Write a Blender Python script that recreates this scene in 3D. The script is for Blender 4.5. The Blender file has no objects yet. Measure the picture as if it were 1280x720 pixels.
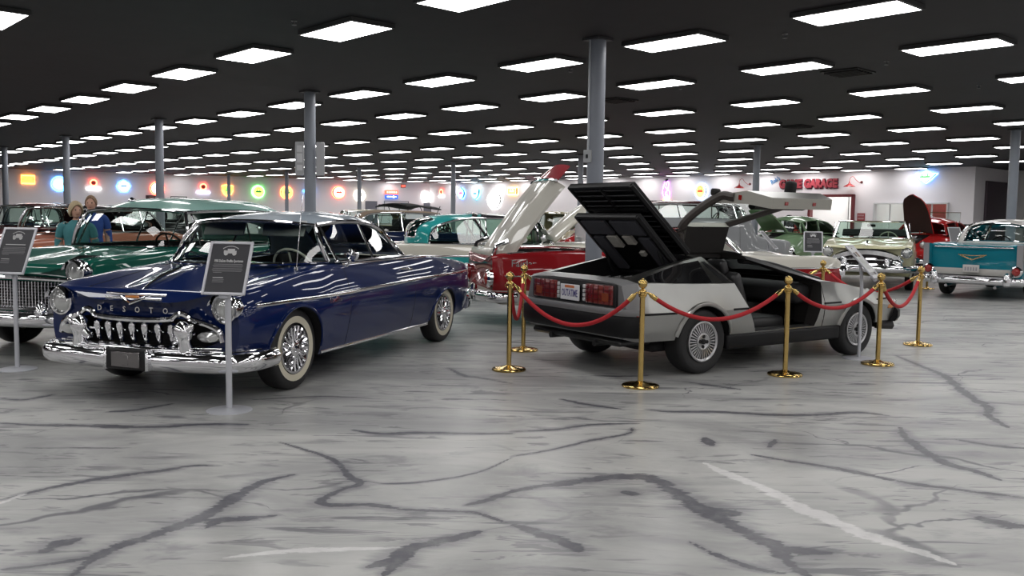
import bpy, bmesh, math, random
import numpy as np
from mathutils import Matrix, Vector
random.seed(7)
SC = bpy.context.scene
COL = SC.collection
PI = math.pi

# ------------------------------------------------------------------ materials
MATS = {}
def _pr(name):
    m = bpy.data.materials.new(name); m.use_nodes = True
    return m, m.node_tree.nodes, m.node_tree.links, m.node_tree.nodes['Principled BSDF']
def mat(name, col=(.5,.5,.5), rough=.5, metal=0, coat=0, spec=.5, coat_rough=.03, emit=None, estr=1, aniso=0, noise=0, nscale=20, alpha=1):
    if name in MATS: return MATS[name]
    m, N, L, b = _pr(name)
    b.inputs['Base Color'].default_value = (*col, 1)
    b.inputs['Roughness'].default_value = rough
    b.inputs['Metallic'].default_value = metal
    b.inputs['Coat Weight'].default_value = coat
    b.inputs['Coat Roughness'].default_value = coat_rough
    b.inputs['Specular IOR Level'].default_value = spec
    b.inputs['Anisotropic'].default_value = aniso
    if emit:
        b.inputs['Emission Color'].default_value = (*emit, 1); b.inputs['Emission Strength'].default_value = estr
    if noise:
        tc = N.new('ShaderNodeTexCoord'); t = N.new('ShaderNodeTexNoise'); t.inputs['Scale'].default_value = nscale
        L.new(tc.outputs['Object'], t.inputs['Vector'])
        r = N.new('ShaderNodeMapRange'); r.inputs['To Min'].default_value = 1-noise; r.inputs['To Max'].default_value = 1+noise
        L.new(t.outputs['Fac'], r.inputs['Value'])
        mx = N.new('ShaderNodeVectorMath'); mx.operation = 'SCALE'; mx.inputs[0].default_value = col
        L.new(r.outputs['Result'], mx.inputs['Scale']); L.new(mx.outputs['Vector'], b.inputs['Base Color'])
    MATS[name] = m
    return m
def paint(name, col, metal=0, rough=.28):
    return mat(name, col, rough, metal, coat=.8, coat_rough=.02, spec=.06)
def glass(name, tint, refl=1.0):
    if name in MATS: return MATS[name]
    m = bpy.data.materials.new(name); m.use_nodes = True
    N, L = m.node_tree.nodes, m.node_tree.links
    N.clear()
    o = N.new('ShaderNodeOutputMaterial'); mx = N.new('ShaderNodeMixShader'); t = N.new('ShaderNodeBsdfTransparent')
    g = N.new('ShaderNodeBsdfGlossy'); f = N.new('ShaderNodeFresnel'); f.inputs['IOR'].default_value = 1.5
    t.inputs['Color'].default_value = (*tint, 1); g.inputs['Roughness'].default_value = .01
    g.inputs['Color'].default_value = (refl, refl, refl, 1)
    L.new(f.outputs[0], mx.inputs[0]); L.new(t.outputs[0], mx.inputs[1]); L.new(g.outputs[0], mx.inputs[2]); L.new(mx.outputs[0], o.inputs[0])
    MATS[name] = m
    return m
CHROME = mat('chrome', (.78,.78,.8), .07, 1)
CHROME_R = mat('satin_chrome', (.55,.55,.57), .22, 1)
BRASS = mat('polished_brass', (.60,.42,.15), .17, 1)
BLACK = mat('black_plastic', (.010,.010,.011), .5, spec=.3)
SHADOW = mat('black_underbody', (.006,.006,.007), .8)  # matte near-black for underbodies, wheel wells, cut faces and grille backs
RUBBER = mat('tyre_rubber', (.011,.011,.012), .6, noise=.2, nscale=30)
WHITEW = mat('cream_whitewall', (.62,.58,.46), .5)
CLEAR = glass('clear_glass', (.86,.93,.90))
TINT = glass('green_tinted_glass', (.55,.72,.64))
DARKG = glass('dark_smoked_glass', (.10,.11,.11))
LENS = mat('ribbed_headlamp_glass', (.55,.56,.55), .12, .6, coat=1)
REDLENS = mat('red_lamp_lens', (.30,.012,.010), .15, coat=1)
AMBER = mat('amber_lens', (.6,.2,.03), .15, coat=1)
STEEL = mat('brushed_stainless', (.39,.39,.375), .29, 1, aniso=.4, noise=.06, nscale=6)
VELVET = mat('red_velvet', (.42,.010,.016), .75, noise=.15, nscale=60)
SILVER = mat('silver_powder_coat', (.55,.56,.60), .42, .35)
CLOTH_DK = mat('dark_seat_vinyl', (.02,.02,.022), .45, noise=.2)
RUBBERBLK = mat('black_trim', (.007,.007,.008), .42, spec=.22)

# ------------------------------------------------------------------ mesh building
class MB:
    def __init__(s): s.v = []; s.f = []; s.m = []
    def add(s, V, F, mi=0, M=None):
        b = len(s.v)
        for p in V:
            if M is not None:
                q = M @ Vector((float(p[0]), float(p[1]), float(p[2]))); s.v.append((q.x,q.y,q.z))
            else: s.v.append((float(p[0]), float(p[1]), float(p[2])))
        for f in F: s.f.append(tuple(b+i for i in f)); s.m.append(mi)
        return s
    def box(s, c, d, mi=0, bev=0, M=None, seg=1):
        bm = bmesh.new(); bmesh.ops.create_cube(bm, size=1)
        bmesh.ops.scale(bm, vec=d, verts=bm.verts)
        if bev: bmesh.ops.bevel(bm, geom=bm.edges[:], offset=min(bev, min(d)*.49), segments=seg, affect='EDGES', profile=.5)
        bmesh.ops.translate(bm, vec=c, verts=bm.verts)
        bm.verts.index_update()
        s.add([v.co.copy() for v in bm.verts], [[v.index for v in f.verts] for f in bm.faces], mi, M); bm.free(); return s
    def lathe(s, prof, n=24, mi=0, M=None, mis=None):
        V = []; F = []; k = len(prof)
        for (r, z) in prof:
            for i in range(n):
                a = 2*PI*i/n; V.append((r*math.cos(a), r*math.sin(a), z))
        b = len(s.v); s.add(V, [], mi, M)
        for j in range(k-1):
            for i in range(n):
                i2 = (i+1) % n
                s.f.append((b+j*n+i, b+j*n+i2, b+(j+1)*n+i2, b+(j+1)*n+i)); s.m.append(mis[j] if mis else mi)
        if prof[0][0] > 1e-6: pass
        return s
    def tube(s, path, r, n=8, mi=0, closed=False, cap=True, M=None, ry=None, up=(0,0,1)):
        P = [Vector(p) for p in path]; k = len(P); V = []; F = []
        prof = [(math.cos(2*PI*i/n), math.sin(2*PI*i/n)) for i in range(n)]
        for j in range(k):
            if closed: t = P[(j+1) % k]-P[j-1]
            else: t = P[min(j+1,k-1)]-P[max(j-1,0)]
            t.normalize(); u = Vector(up)
            if abs(t.dot(u)) > .98: u = Vector((1,0,0)) if abs(t.x) < .9 else Vector((0,1,0))
            a = t.cross(u).normalized(); c = a.cross(t).normalized()
            rr = r[j] if isinstance(r, (list,tuple)) else r
            r2 = rr if ry is None else (ry[j] if isinstance(ry,(list,tuple)) else ry)
            for (x,y) in prof: V.append(P[j] + a*x*rr + c*y*r2)
        J = k if closed else k-1
        for j in range(J):
            for i in range(n):
                i2 = (i+1)%n; j2 = (j+1)%k
                F.append((j*n+i, j2*n+i, j2*n+i2, j*n+i2))
        if cap and not closed:
            F.append(tuple(range(n))); F.append(tuple((k-1)*n+i for i in reversed(range(n))))
        return s.add(V, F, mi, M)
    def sweep(s, path, prof, mi=0, closed=False, cap=True, up=(0,0,1), M=None):
        # prof: list of (outward, up); outward = tangent x up
        P = [Vector(p) for p in path]; k = len(P); n = len(prof); V = []; F = []
        for j in range(k):
            if closed: t = P[(j+1)%k]-P[j-1]
            else: t = P[min(j+1,k-1)]-P[max(j-1,0)]
            t.normalize(); u = Vector(up); a = t.cross(u).normalized(); c = a.cross(t).normalized()
            for (x,y) in prof: V.append(P[j]+a*x+c*y)
        J = k if closed else k-1
        for j in range(J):
            for i in range(n):
                i2=(i+1)%n; j2=(j+1)%k
                F.append((j*n+i, j2*n+i, j2*n+i2, j*n+i2))
        if cap and not closed:
            F.append(tuple(range(n))); F.append(tuple((k-1)*n+i for i in reversed(range(n))))
        return s.add(V, F, mi, M)
    def grid(s, G, mi=0, M=None):
        r = len(G); c = len(G[0]); V = [p for row in G for p in row]
        return s.add(V, [(i*c+j, i*c+j+1, (i+1)*c+j+1, (i+1)*c+j) for i in range(r-1) for j in range(c-1)], mi, M)
    def prism(s, poly, h0, h1, axis='y', mi=0, M=None):
        # poly in the two other axes
        n = len(poly); V = []
        for h in (h0, h1):
            for (a,b) in poly:
                V.append({'y':(a,h,b),'z':(a,b,h),'x':(h,a,b)}[axis])
        F = [tuple(range(n)), tuple(n+i for i in reversed(range(n)))]
        F += [(i, (i+1)%n, n+(i+1)%n, n+i) for i in range(n)]
        return s.add(V, F, mi, M)
    def mesh(s, name, mats, smooth=True, sharp=38, fix=True):
        me = bpy.data.meshes.new(name); me.from_pydata(s.v, [], s.f)
        for m in (mats if isinstance(mats,(list,tuple)) else [mats]): me.materials.append(m)
        me.polygons.foreach_set('material_index', s.m)
        if fix:
            bm = bmesh.new(); bm.from_mesh(me); bmesh.ops.recalc_face_normals(bm, faces=bm.faces); bm.to_mesh(me); bm.free()
        if smooth:
            me.polygons.foreach_set('use_smooth', [True]*len(me.polygons))
            me.set_sharp_from_angle(angle=math.radians(sharp))
        me.update(); return me
    def build(s, name, mats, parent=None, smooth=True, sharp=38, fix=True, solid=0):
        me = s.mesh(name, mats, smooth, sharp, fix); o = bpy.data.objects.new(name, me); COL.objects.link(o)
        if parent is not None: o.parent = parent
        if solid:
            md = o.modifiers.new('thickness','SOLIDIFY'); md.thickness = solid; md.offset = -1
        return o
def thing(name, label, cat, loc=(0,0,0), rz=0, group=None):
    o = bpy.data.objects.new(name, None); COL.objects.link(o); o.empty_display_size = .1
    o.location = loc; o.rotation_euler = (0,0,rz); tag(o, label, cat, group); return o
def tag(o, label, cat, group=None):
    o['label'] = label; o['category'] = cat
    if group: o['group'] = group
    return o
def struct(o): o['kind'] = 'structure'; return o
def copy_tree(o, parent=None):
    c = o.copy(); COL.objects.link(c)
    if parent is not None: c.parent = parent
    for ch in list(o.children): copy_tree(ch, c)
    return c
def RX(a): return Matrix.Rotation(a,4,'X')
def RY(a): return Matrix.Rotation(a,4,'Y')
def RZ(a): return Matrix.Rotation(a,4,'Z')
def T(x,y,z): return Matrix.Translation((x,y,z))
def S3(x,y,z): return Matrix.Diagonal((x,y,z,1))

def text_mesh(body, size, depth=.004, bold=0, align='CENTER'):
    cu = bpy.data.curves.new('lettering','FONT'); cu.body = body; cu.size = size; cu.extrude = depth; cu.align_x = align; cu.align_y = 'CENTER'; cu.offset = bold
    cu.resolution_u = 2
    o = bpy.data.objects.new('lettering', cu); COL.objects.link(o)
    dg = bpy.context.evaluated_depsgraph_get(); me = bpy.data.meshes.new_from_object(o.evaluated_get(dg))
    bpy.data.objects.remove(o); bpy.data.curves.remove(cu); return me
def add_text(name, body, size, m, M, parent, depth=.003, bold=0, sx=1, align='CENTER', wide=None):
    me = text_mesh(body, size, depth, bold, align)
    if wide:
        xs = [v.co.x for v in me.vertices]; sx = wide/max(1e-6, max(xs)-min(xs))
    me.transform(M @ S3(sx,1,1)); me.materials.clear(); me.materials.append(m); me.name = name
    o = bpy.data.objects.new(name, me); COL.objects.link(o); o.parent = parent; return o

# ------------------------------------------------------------------ interpolation
def pchip(xs, ys):
    xs = np.array(xs, float); ys = np.array(ys, float); h = np.diff(xs); d = np.diff(ys)/h; n = len(xs)
    m = np.zeros(n)
    if n > 2:
        for i in range(1,n-1):
            if d[i-1]*d[i] > 0:
                w1 = 2*h[i]+h[i-1]; w2 = h[i]+2*h[i-1]; m[i] = (w1+w2)/(w1/d[i-1]+w2/d[i])
    m[0] = d[0]; m[-1] = d[-1]
    def f(x):
        x = np.clip(x, xs[0], xs[-1]); i = np.clip(np.searchsorted(xs, x)-1, 0, n-2); t = (x-xs[i])/h[i]
        return ((1+2*t)*(1-t)**2)*ys[i] + t*(1-t)**2*h[i]*m[i] + t*t*(3-2*t)*ys[i+1] + t*t*(t-1)*h[i]*m[i+1]
    return f
def crom(P, n, first=None, last=None):
    P = [np.array(p, float) for p in P]
    a = np.array(first, float) if first is not None else 2*P[0]-P[1]
    b = np.array(last, float) if last is not None else 2*P[-1]-P[-2]
    Q = [a]+P+[b]; out = []
    for i in range(1, len(Q)-2):
        p0,p1,p2,p3 = Q[i-1:i+3]
        for k in range(n):
            t = k/n
            out.append(.5*((2*p1)+(p2-p0)*t+(2*p0-5*p1+4*p2-p3)*t*t+(3*p1-p0-3*p2+p3)*t**3))
    out.append(P[-1]); return out
def curve3(pts, n=6): return [tuple(p) for p in crom(pts, n)]

def boolean(obj, cutters, op='DIFFERENCE'):
    for c in cutters:
        md = obj.modifiers.new('b','BOOLEAN'); md.operation = op; md.solver = 'EXACT'; md.object = c
    dg = bpy.context.evaluated_depsgraph_get(); me = bpy.data.meshes.new_from_object(obj.evaluated_get(dg))
    obj.modifiers.clear(); old = obj.data; obj.data = me; bpy.data.meshes.remove(old)
    for c in cutters:
        d = c.data; bpy.data.objects.remove(c); bpy.data.meshes.remove(d)
    return obj
def cutter(mb, mi=1):
    me = mb.mesh('cut', [SHADOW, SHADOW], smooth=False)
    me.polygons.foreach_set('material_index', [mi]*len(me.polygons))
    o = bpy.data.objects.new('cut', me); COL.objects.link(o); return o
def bisect(obj, planes):
    bm = bmesh.new(); bm.from_mesh(obj.data)
    for co, no in planes:
        bmesh.ops.bisect_plane(bm, geom=bm.verts[:]+bm.edges[:]+bm.faces[:], dist=1e-5, plane_co=co, plane_no=no)
    bm.to_mesh(obj.data); bm.free()
def split_parts(obj, classify, parent, matf, sharp=35):
    """one object per class name returned for each face; matf(name) -> material list"""
    me = obj.data
    me.polygons.foreach_set('use_smooth', [True]*len(me.polygons)); me.set_sharp_from_angle(angle=math.radians(sharp))
    cn = [tuple(c.vector) for c in me.corner_normals]
    groups = {}
    for p in me.polygons:
        groups.setdefault(classify(p.center, p.normal, p.material_index), []).append(p)
    out = {}
    for name, polys in groups.items():
        if name is None: continue
        idx = {}; V = []; F = []; mi = []; nn = []
        for p in polys:
            f = []
            for li in p.loop_indices:
                vi = me.loops[li].vertex_index
                if vi not in idx: idx[vi] = len(V); V.append(tuple(me.vertices[vi].co))
                f.append(idx[vi]); nn.append(cn[li])
            F.append(f); mi.append(p.material_index)
        key = name; nm = name.split('#')[0]
        m2 = bpy.data.meshes.new(nm); m2.from_pydata(V, [], F)
        for m in matf(nm): m2.materials.append(m)
        m2.polygons.foreach_set('material_index', [min(i, len(m2.materials)-1) for i in mi])
        m2.polygons.foreach_set('use_smooth', [True]*len(F))
        m2.normals_split_custom_set(nn)
        o = bpy.data.objects.new(nm, m2); COL.objects.link(o); o.parent = parent; out[key] = o
    d = obj.data; bpy.data.objects.remove(obj); bpy.data.meshes.remove(d)
    return out
# ------------------------------------------------------------------ car bodies
class Body:
    # station columns: x, w, zt, zq, yf, zf, ws, zs, zm, wb, zb
    def __init__(s, st, bowf=(1.5,0), bowr=(-1.5,0), sub=5, nx=56, crease=False):
        st = sorted(st, key=lambda r: r[0]); A = list(zip(*st)); s.x0, s.x1 = A[0][0], A[0][-1]
        s.F = [pchip(A[0], c) for c in A[1:]]; s.bowf = bowf; s.bowr = bowr; s.sub = sub; s.crease = crease
        xs = set(np.linspace(s.x0, s.x1, nx).round(4)) | set(round(a,4) for a in A[0])
        xs |= {round(s.x1-.02,4), round(s.x1-.05,4), round(s.x0+.02,4), round(s.x0+.05,4)}
        s.xs = sorted(xs)
        s.xs = [x for i,x in enumerate(s.xs) if i == 0 or x-s.xs[i-1] > .004]
    def sec(s, x):
        w,zt,zq,yf,zf,ws,zs,zm,wb,zb = [float(f(x)) for f in s.F]
        P = [(0,zt),(yf*.5,zq),(yf,zf),(ws,zs),(w,zm),(w*.6+wb*.4, zm*.4+zb*.6),(wb,zb)]
        if s.crease:
            out = []
            for a,b in zip(P[:-1],P[1:]):
                for k in range(s.sub): t=k/s.sub; out.append((a[0]*(1-t)+b[0]*t, a[1]*(1-t)+b[1]*t))
            out.append(P[-1])
        else: out = [tuple(p) for p in crom(P, s.sub, first=(-yf*.5,zq))]
        return out + [(wb-.10, zb+.02),(0,zb+.02)]
    def shift(s, x, y):
        w = float(s.F[0](x)); k = 1-min(1,(y/w)**2)
        if x > s.bowf[0]: t = (x-s.bowf[0])/(s.x1-s.bowf[0]); return x + s.bowf[1]*k*t*t
        if x < s.bowr[0]: t = (s.bowr[0]-x)/(s.bowr[0]-s.x0); return x - s.bowr[1]*k*t*t
        return x
    def side(s, x, z):
        S = s.sec(x)[s.sub:6*s.sub+1]
        for a,b in reversed(list(zip(S[:-1],S[1:]))):
            if min(a[1],b[1]) <= z <= max(a[1],b[1]) and abs(a[1]-b[1])>1e-6:
                t=(z-a[1])/(b[1]-a[1]); return a[0]+(b[0]-a[0])*t
        return S[len(S)//2][0]
    def top(s, x, y):
        S = s.sec(x)[:4*s.sub+1]; y = abs(y)
        for a,b in zip(S[:-1],S[1:]):
            if a[0] <= y <= b[0]:
                t=(y-a[0])/max(1e-6,b[0]-a[0]); return a[1]+(b[1]-a[1])*t
        return S[-1][1]
    def top3(s, x, y, dz=0): return (s.shift(x,y), y, s.top(x,y)+dz)
    def side3(s, x, z, out=0, sgn=1):
        y = s.side(x,z)+out; return (s.shift(x,y), sgn*y, z)
    def build(s):
        mb = MB(); rows = []
        for x in s.xs:
            S = s.sec(x); L = [(s.shift(x,y), y, z) for y,z in S]
            row = L + [(p[0],-p[1],p[2]) for p in reversed(L[1:-1])]; rows.append(row)
        n = len(rows[0]); V = [p for r in rows for p in r]
        F = [(i*n+j, i*n+(j+1)%n, (i+1)*n+(j+1)%n, (i+1)*n+j) for i in range(len(rows)-1) for j in range(n)]
        mb.add(V, F)
        for e in (0, len(rows)-1):
            r = rows[e]; m = len(s.sec(s.xs[e])); b = e*n
            # end cap: strips between mirrored halves
            for j in range(m-1):
                a0, a1 = b+j, b+j+1
                c0, c1 = b+(n-j)%n, b+(n-j-1)%n
                f = [a0,a1]
                if c1 != a1: f.append(c1)
                if c0 != a0: f.append(c0)
                mb.f.append(tuple(f)); mb.m.append(0)
        me = mb.mesh('body', [SHADOW, SHADOW], smooth=True)
        o = bpy.data.objects.new('body', me); COL.objects.link(o); return o

def arch_cutter(x, z, r, y0, y1, flat=1.0, n=40):
    mb = MB()
    for sg in (1,-1):
        poly = [(x+r*math.cos(2*PI*i/n)*flat, z+r*math.sin(2*PI*i/n)) for i in range(n)]
        a,b = (y0,y1) if sg>0 else (-y1,-y0)
        mb.prism(poly, a, b, 'y')
    return cutter(mb)

def wheel(car, x, y, r, wd, style='cap', ww=True, rim=.60, name='wheel'):
    sg = 1 if y > 0 else -1
    M = T(x, y, r) @ RX(-PI/2*sg)
    mb = MB(); h = wd/2; ri = r*rim
    prof = [(ri,-h*.8),(r*.75,-h),(r*.9,-h),(r*.97,-h*.85),(r,-h*.55),(r,h*.55),(r*.97,h*.85),(r*.92,h*.97),(r*.885,h)]
    mis = [0]*8
    if ww: prof += [(r*.80,h*1.03),(r*.79,h*1.035),((ri+.004),h*.96),(ri*1.0,h*.86)]; mis += [0,0,1,0]
    else: prof += [(r*.75,h*.98),(ri*1.02,h*.86)]; mis += [0,0]
    prof += [(ri*.98,h*.5),(ri*.2,h*.3),(0.001,h*.3)]; mis += [2,2,2]
    mb.lathe(prof, 40, mis=mis, M=M)
    t = mb.build(name, [RUBBER, WHITEW, CHROME_R if style!='turbine' else BLACK], car, sharp=50)
    c = MB()
    if style == 'cap':
        c.lathe([(ri*1.0,h*.86),(ri*.97,h*1.0),(ri*.85,h*1.0),(ri*.72,h*.82),(ri*.55,h*.95),(ri*.35,h*1.12),(ri*.2,h*1.22),(.001,h*1.25)], 32, M=M)
        c.build('hub_cap', [CHROME], t)
    elif style == 'fins':
        c.lathe([(ri*1.0,h*.86),(ri*.99,h*1.02),(ri*.90,h*1.02),(ri*.84,h*.70),(ri*.5,h*.52),(ri*.3,h*.6)], 36, M=M)
        for i in range(20):
            a = 2*PI*i/20
            c.tube([M@Vector((ri*.28*math.cos(a),ri*.28*math.sin(a),h*.95)), M@Vector((ri*.62*math.cos(a),ri*.62*math.sin(a),h*.86)), M@Vector((ri*.9*math.cos(a),ri*.9*math.sin(a),h*.9))], [.010,.013,.016], 6)
        c.lathe([(ri*.33,h*.5),(ri*.32,h*1.0),(ri*.24,h*1.1),(ri*.16,h*1.12),(ri*.13,h*1.32),(.001,h*1.38)], 24, M=M)
        c.build('wire_hub_cap', [CHROME], t)
    elif style == 'turbine':
        A = mat('silver_alloy', (.50,.50,.51), .30, .9)
        c.lathe([(ri*1.02,h*.8),(ri*1.01,h*1.02),(ri*.96,h*1.05),(ri*.88,h*.98),(ri*.86,h*.7)], 44, M=M)
        N = 32
        for i in range(N):
            a = 2*PI*i/N; b = .50*PI/N
            V = []
            for (rr, zz) in ((ri*.40,h*1.0),(ri*.88,h*.93)):
                for s_ in (-1,1):
                    V.append((rr*math.cos(a+s_*b*(1 if rr>ri*.5 else 1.1)), rr*math.sin(a+s_*b), zz)); 
            V += [(v[0],v[1],v[2]-.02) for v in V]
            c.add(V, [(0,1,3,2),(0,2,6,4),(1,5,7,3)], 0, M)
        c.lathe([(ri*.42,h*.85),(ri*.42,h*1.03),(ri*.36,h*1.06),(ri*.2,h*.98),(.001,h*.98)], 30, M=M)
        c.build('alloy_wheel_face', [A], t, sharp=30)
        d = MB()
        for i in range(4):
            a = PI/4+PI/2*i+.7; d.lathe([(.018,h*.9),(.018,h*1.06),(.001,h*1.06)], 10, M=M@T(ri*.25*math.cos(a),ri*.25*math.sin(a),0))
        d.lathe([(.026,h*.9),(.026,h*1.10),(.001,h*1.11)], 16, M=M)
        d.build('wheel_nuts', [BLACK], t)
    elif style == 'plain':
        c.lathe([(ri*1.0,h*.8),(ri*.9,h*.9),(ri*.75,h*.5),(ri*.45,h*.55),(ri*.4,h*.85),(.001,h*.95)], 28, M=M)
        c.build('hub_cap', [CHROME_R], t)
    elif style == 'wood':
        W = mat('cream_spokes', (.6,.55,.4), .5)
        for i in range(12):
            a = 2*PI*i/12; c.tube([M@Vector((.03*math.cos(a),.03*math.sin(a),h*.4)), M@Vector((ri*math.cos(a),ri*math.sin(a),h*.4))], .014, 6)
        c.lathe([(.06,h*.1),(.06,h*.9),(.001,h*1.0)], 14, M=M)
        c.build('spokes', [W], t)
    return t

def headlight(car, p, r, yaw=0, visor=True, pitch=0, name='headlight'):
    # faces +x
    M = T(*p) @ RZ(yaw) @ RY(PI/2+pitch)
    b = MB(); b.lathe([(r*.98,-.14),(r*1.12,-.05),(r*1.16,0),(r*1.12,.03),(r*1.0,.035),(r*.96,.02),(r*.94,-.01)], 28, M=M)
    if visor:
        V=[]; n=14
        for i in range(n+1):
            a = PI*(i/n)*.86+PI*.07
            for (rr,zz) in ((1.13,0),(1.22,.05),(1.13,.085)): V.append((-rr*r*math.sin(a), rr*r*math.cos(a), zz))
        b.add(V, [(i*3+k, i*3+k+1, (i+1)*3+k+1, (i+1)*3+k) for i in range(n) for k in (0,1)], 0, M)
    o = b.build(name, [CHROME], car)
    l = MB(); l.lathe([(r*.97,-.012),(r*.97,.012),(r*.8,.032),(r*.5,.046),(r*.2,.053),(.001,.054)], 28, M=M)
    for k in range(-3,4):
        yy = k*r*.24; hh = math.sqrt(max(0,(r*.9)**2-yy*yy))
        l.tube([M@Vector((-hh,yy,.022)), M@Vector((0,yy,.052-.03*(yy/r)**2)), M@Vector((hh,yy,.022))], .003, 4)
    l.build('headlight_lens', [LENS], o); return o

def rbox(mb, c, d, mi=0, bev=.04, M=None): return mb.box(c, d, mi, bev, M, seg=3)
def bench(car, x, w, z=.42, m=None, name='bench_seat', back=.5):
    mb = MB(); rbox(mb, (x,0,z), (.5,w,.18), bev=.06); rbox(mb, (0,0,0), (.16,w,back), bev=.06, M=T(x-.28,0,z+.28)@RY(-.2))
    return mb.build(name, [m or CLOTH_DK], car)
def steering(car, x, y, z, r=.2, m=None, tilt=.5):
    mb = MB(); M = T(x,y,z)@RY(-PI/2+tilt)
    mb.tube([M@Vector((r*math.cos(2*PI*i/32), r*math.sin(2*PI*i/32), 0)) for i in range(32)], .012, 8, closed=True)
    for a in (0, PI, PI/2):
        mb.tube([M@Vector((0,0,-.02)), M@Vector((r*math.cos(a),r*math.sin(a),0))], .010, 6)
    mb.tube([M@Vector((0,0,0)), M@Vector((0,0,-.5))], .025, 8)
    mb.lathe([(.05,-.03),(.045,.01),(.001,.02)], 16, M=M)
    return mb.build('steering_wheel', [m or BLACK], car)

def greenhouse(car, G, roofm, glassm=CLEAR, framem=CHROME, pillarm=None, soft=False):
    """G: rail [(x,y,z)], mid [(x,z)], p, q, rw (u0,u1,v), cowl (x,z), corner (x,y,z), belt (xA,xQ), zb fn, yb, div [s]"""
    nu, nv = 40, 12
    per = max(1, (nu)//(len(G['rail'])-1)); R = crom(G['rail'], per); Cc = crom([(a,0,b) for a,b in G['mid']], per); nu = len(R)
    p, q = G.get('p',2.2), G.get('q',2.4)
    rw = G.get('rw'); top = MB(); rear = MB(); rows = []
    for i in range(nu):
        row = []
        for k in range(-nv, nv+1):
            v = k/nv; a = abs(v)
            row.append((Cc[i][0]+(R[i][0]-Cc[i][0])*a**p, R[i][1]*v, R[i][2]+(Cc[i][2]-R[i][2])*(1-a**q)))
        rows.append(row)
    n = 2*nv+1
    for i in range(nu-1):
        for k in range(n-1):
            vm = abs((k+.5)/nv-1); um = (i+.5)/(nu-1)
            f = [rows[i][k],rows[i][k+1],rows[i+1][k+1],rows[i+1][k]]
            t = rear if (rw and rw[0] < um < rw[1] and vm < rw[2]) else top
            t.add(f, [(0,1,2,3)])
    def weld(mb, name, m, **k):
        me = mb.mesh(name, m, smooth=False, fix=False); bm = bmesh.new(); bm.from_mesh(me); bmesh.ops.remove_doubles(bm, verts=bm.verts, dist=1e-4)
        bmesh.ops.recalc_face_normals(bm, faces=bm.faces)
        if sum(f.normal.z*f.calc_area() for f in bm.faces) < 0: bmesh.ops.reverse_faces(bm, faces=bm.faces)
        bm.to_mesh(me); bm.free()
        me.polygons.foreach_set('use_smooth',[True]*len(me.polygons)); o = bpy.data.objects.new(name, me); COL.objects.link(o); o.parent = car
        if k.get('solid'):
            md = o.modifiers.new('thickness','SOLIDIFY'); md.thickness = k['solid']; md.offset = -1
        return o
    rf = weld(top, G.get('roofname','roof'), [roofm], solid=.022)
    if rear.v:
        weld(rear, 'rear_window', [glassm])
        if not soft:
            i0, i1 = [max(0,min(nu-1,int(round(u*(nu-1))))) for u in rw[:2]]; kv = int(round(rw[2]*nv))
            loop = [rows[i0][k] for k in range(nv-kv, nv+kv+1)] + [rows[i][nv+kv] for i in range(i0+1,i1)] + [rows[i1][k] for k in range(nv+kv, nv-kv-1, -1)] + [rows[i][nv-kv] for i in range(i1-1,i0,-1)]
            MB().tube(loop, .012, 6, closed=True).build('rear_window_trim', [framem], car)
    # windscreen
    cx, cz = G['cowl']; kx, ky, kz = G['corner']
    wrap = G.get('wrap', 2.4); H = rows[0]; ws = []
    for j in range(9):
        t = j/8; row = []
        for k in range(n):
            v = k/nv-1; a = abs(v)
            b = (cx+(kx-cx)*a**wrap, ky*v, cz+(kz-cz)*a**2)
            h = H[k]; bul = math.sin(PI*t)*.035
            row.append((b[0]*(1-t)+h[0]*t+bul, b[1]*(1-t)+h[1]*t, b[2]*(1-t)+h[2]*t+bul*.6))
        ws.append(row)
    MB().grid(ws).build('windshield', [glassm], car, fix=False)
    fr = MB(); fr.tube(ws[0], .014, 6); fr.tube(ws[-1], .016, 6)
    fr.build('windshield_trim', [framem], car)
    for sg, c in ((1,-1),(-1,0)):
        pl = MB(); pl.tube([r[c] for r in ws], .022, 8, ry=.03); pl.build('windshield_pillar', [pillarm or framem], car)
    if G.get('split'): MB().tube([r[nv] for r in ws], .012, 6).build('windshield_divider', [framem], car)
    # side glass
    xA, xQ = G['belt']; zb = G['zb']; yb = G['yb']
    if G.get('sides', True):
        top_pts = [r for r in R if r[2] > zb+.02]
        for sg in (1,-1):
            T0 = [(a[0], a[1]*sg, a[2]) for a in top_pts]; x0, x1 = T0[0][0], T0[-1][0]
            B0 = [(xA+(xQ-xA)*((t[0]-x0)/(x1-x0)), yb*sg, zb) for t in T0]
            g = [[tuple(np.array(B0[i])*(1-k/4)+np.array(T0[i])*(k/4)) for i in range(len(T0))] for k in range(5)]
            MB().grid(g).build('side_window', [glassm], car, fix=False)
            fr = MB(); fr.tube([(a[0],a[1]+.008*sg,a[2]) for a in T0]+[B0[-1]], .015, 6)
            fr.tube(B0, .013, 6)
            for s_ in G.get('div',[]):
                i = min(range(len(T0)), key=lambda i: abs((T0[i][0]-x0)/(x1-x0)-s_)); fr.tube([T0[i],B0[i]], .012, 6)
            fr.build('side_window_trim', [framem], car)
            for s_, wd in G.get('post',[]):
                i = min(range(len(T0)), key=lambda i: abs((T0[i][0]-x0)/(x1-x0)-s_))
                MB().tube([T0[i],B0[i]], .02, 8, ry=wd).build('door_pillar', [pillarm or roofm], car)
    return rows

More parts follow.
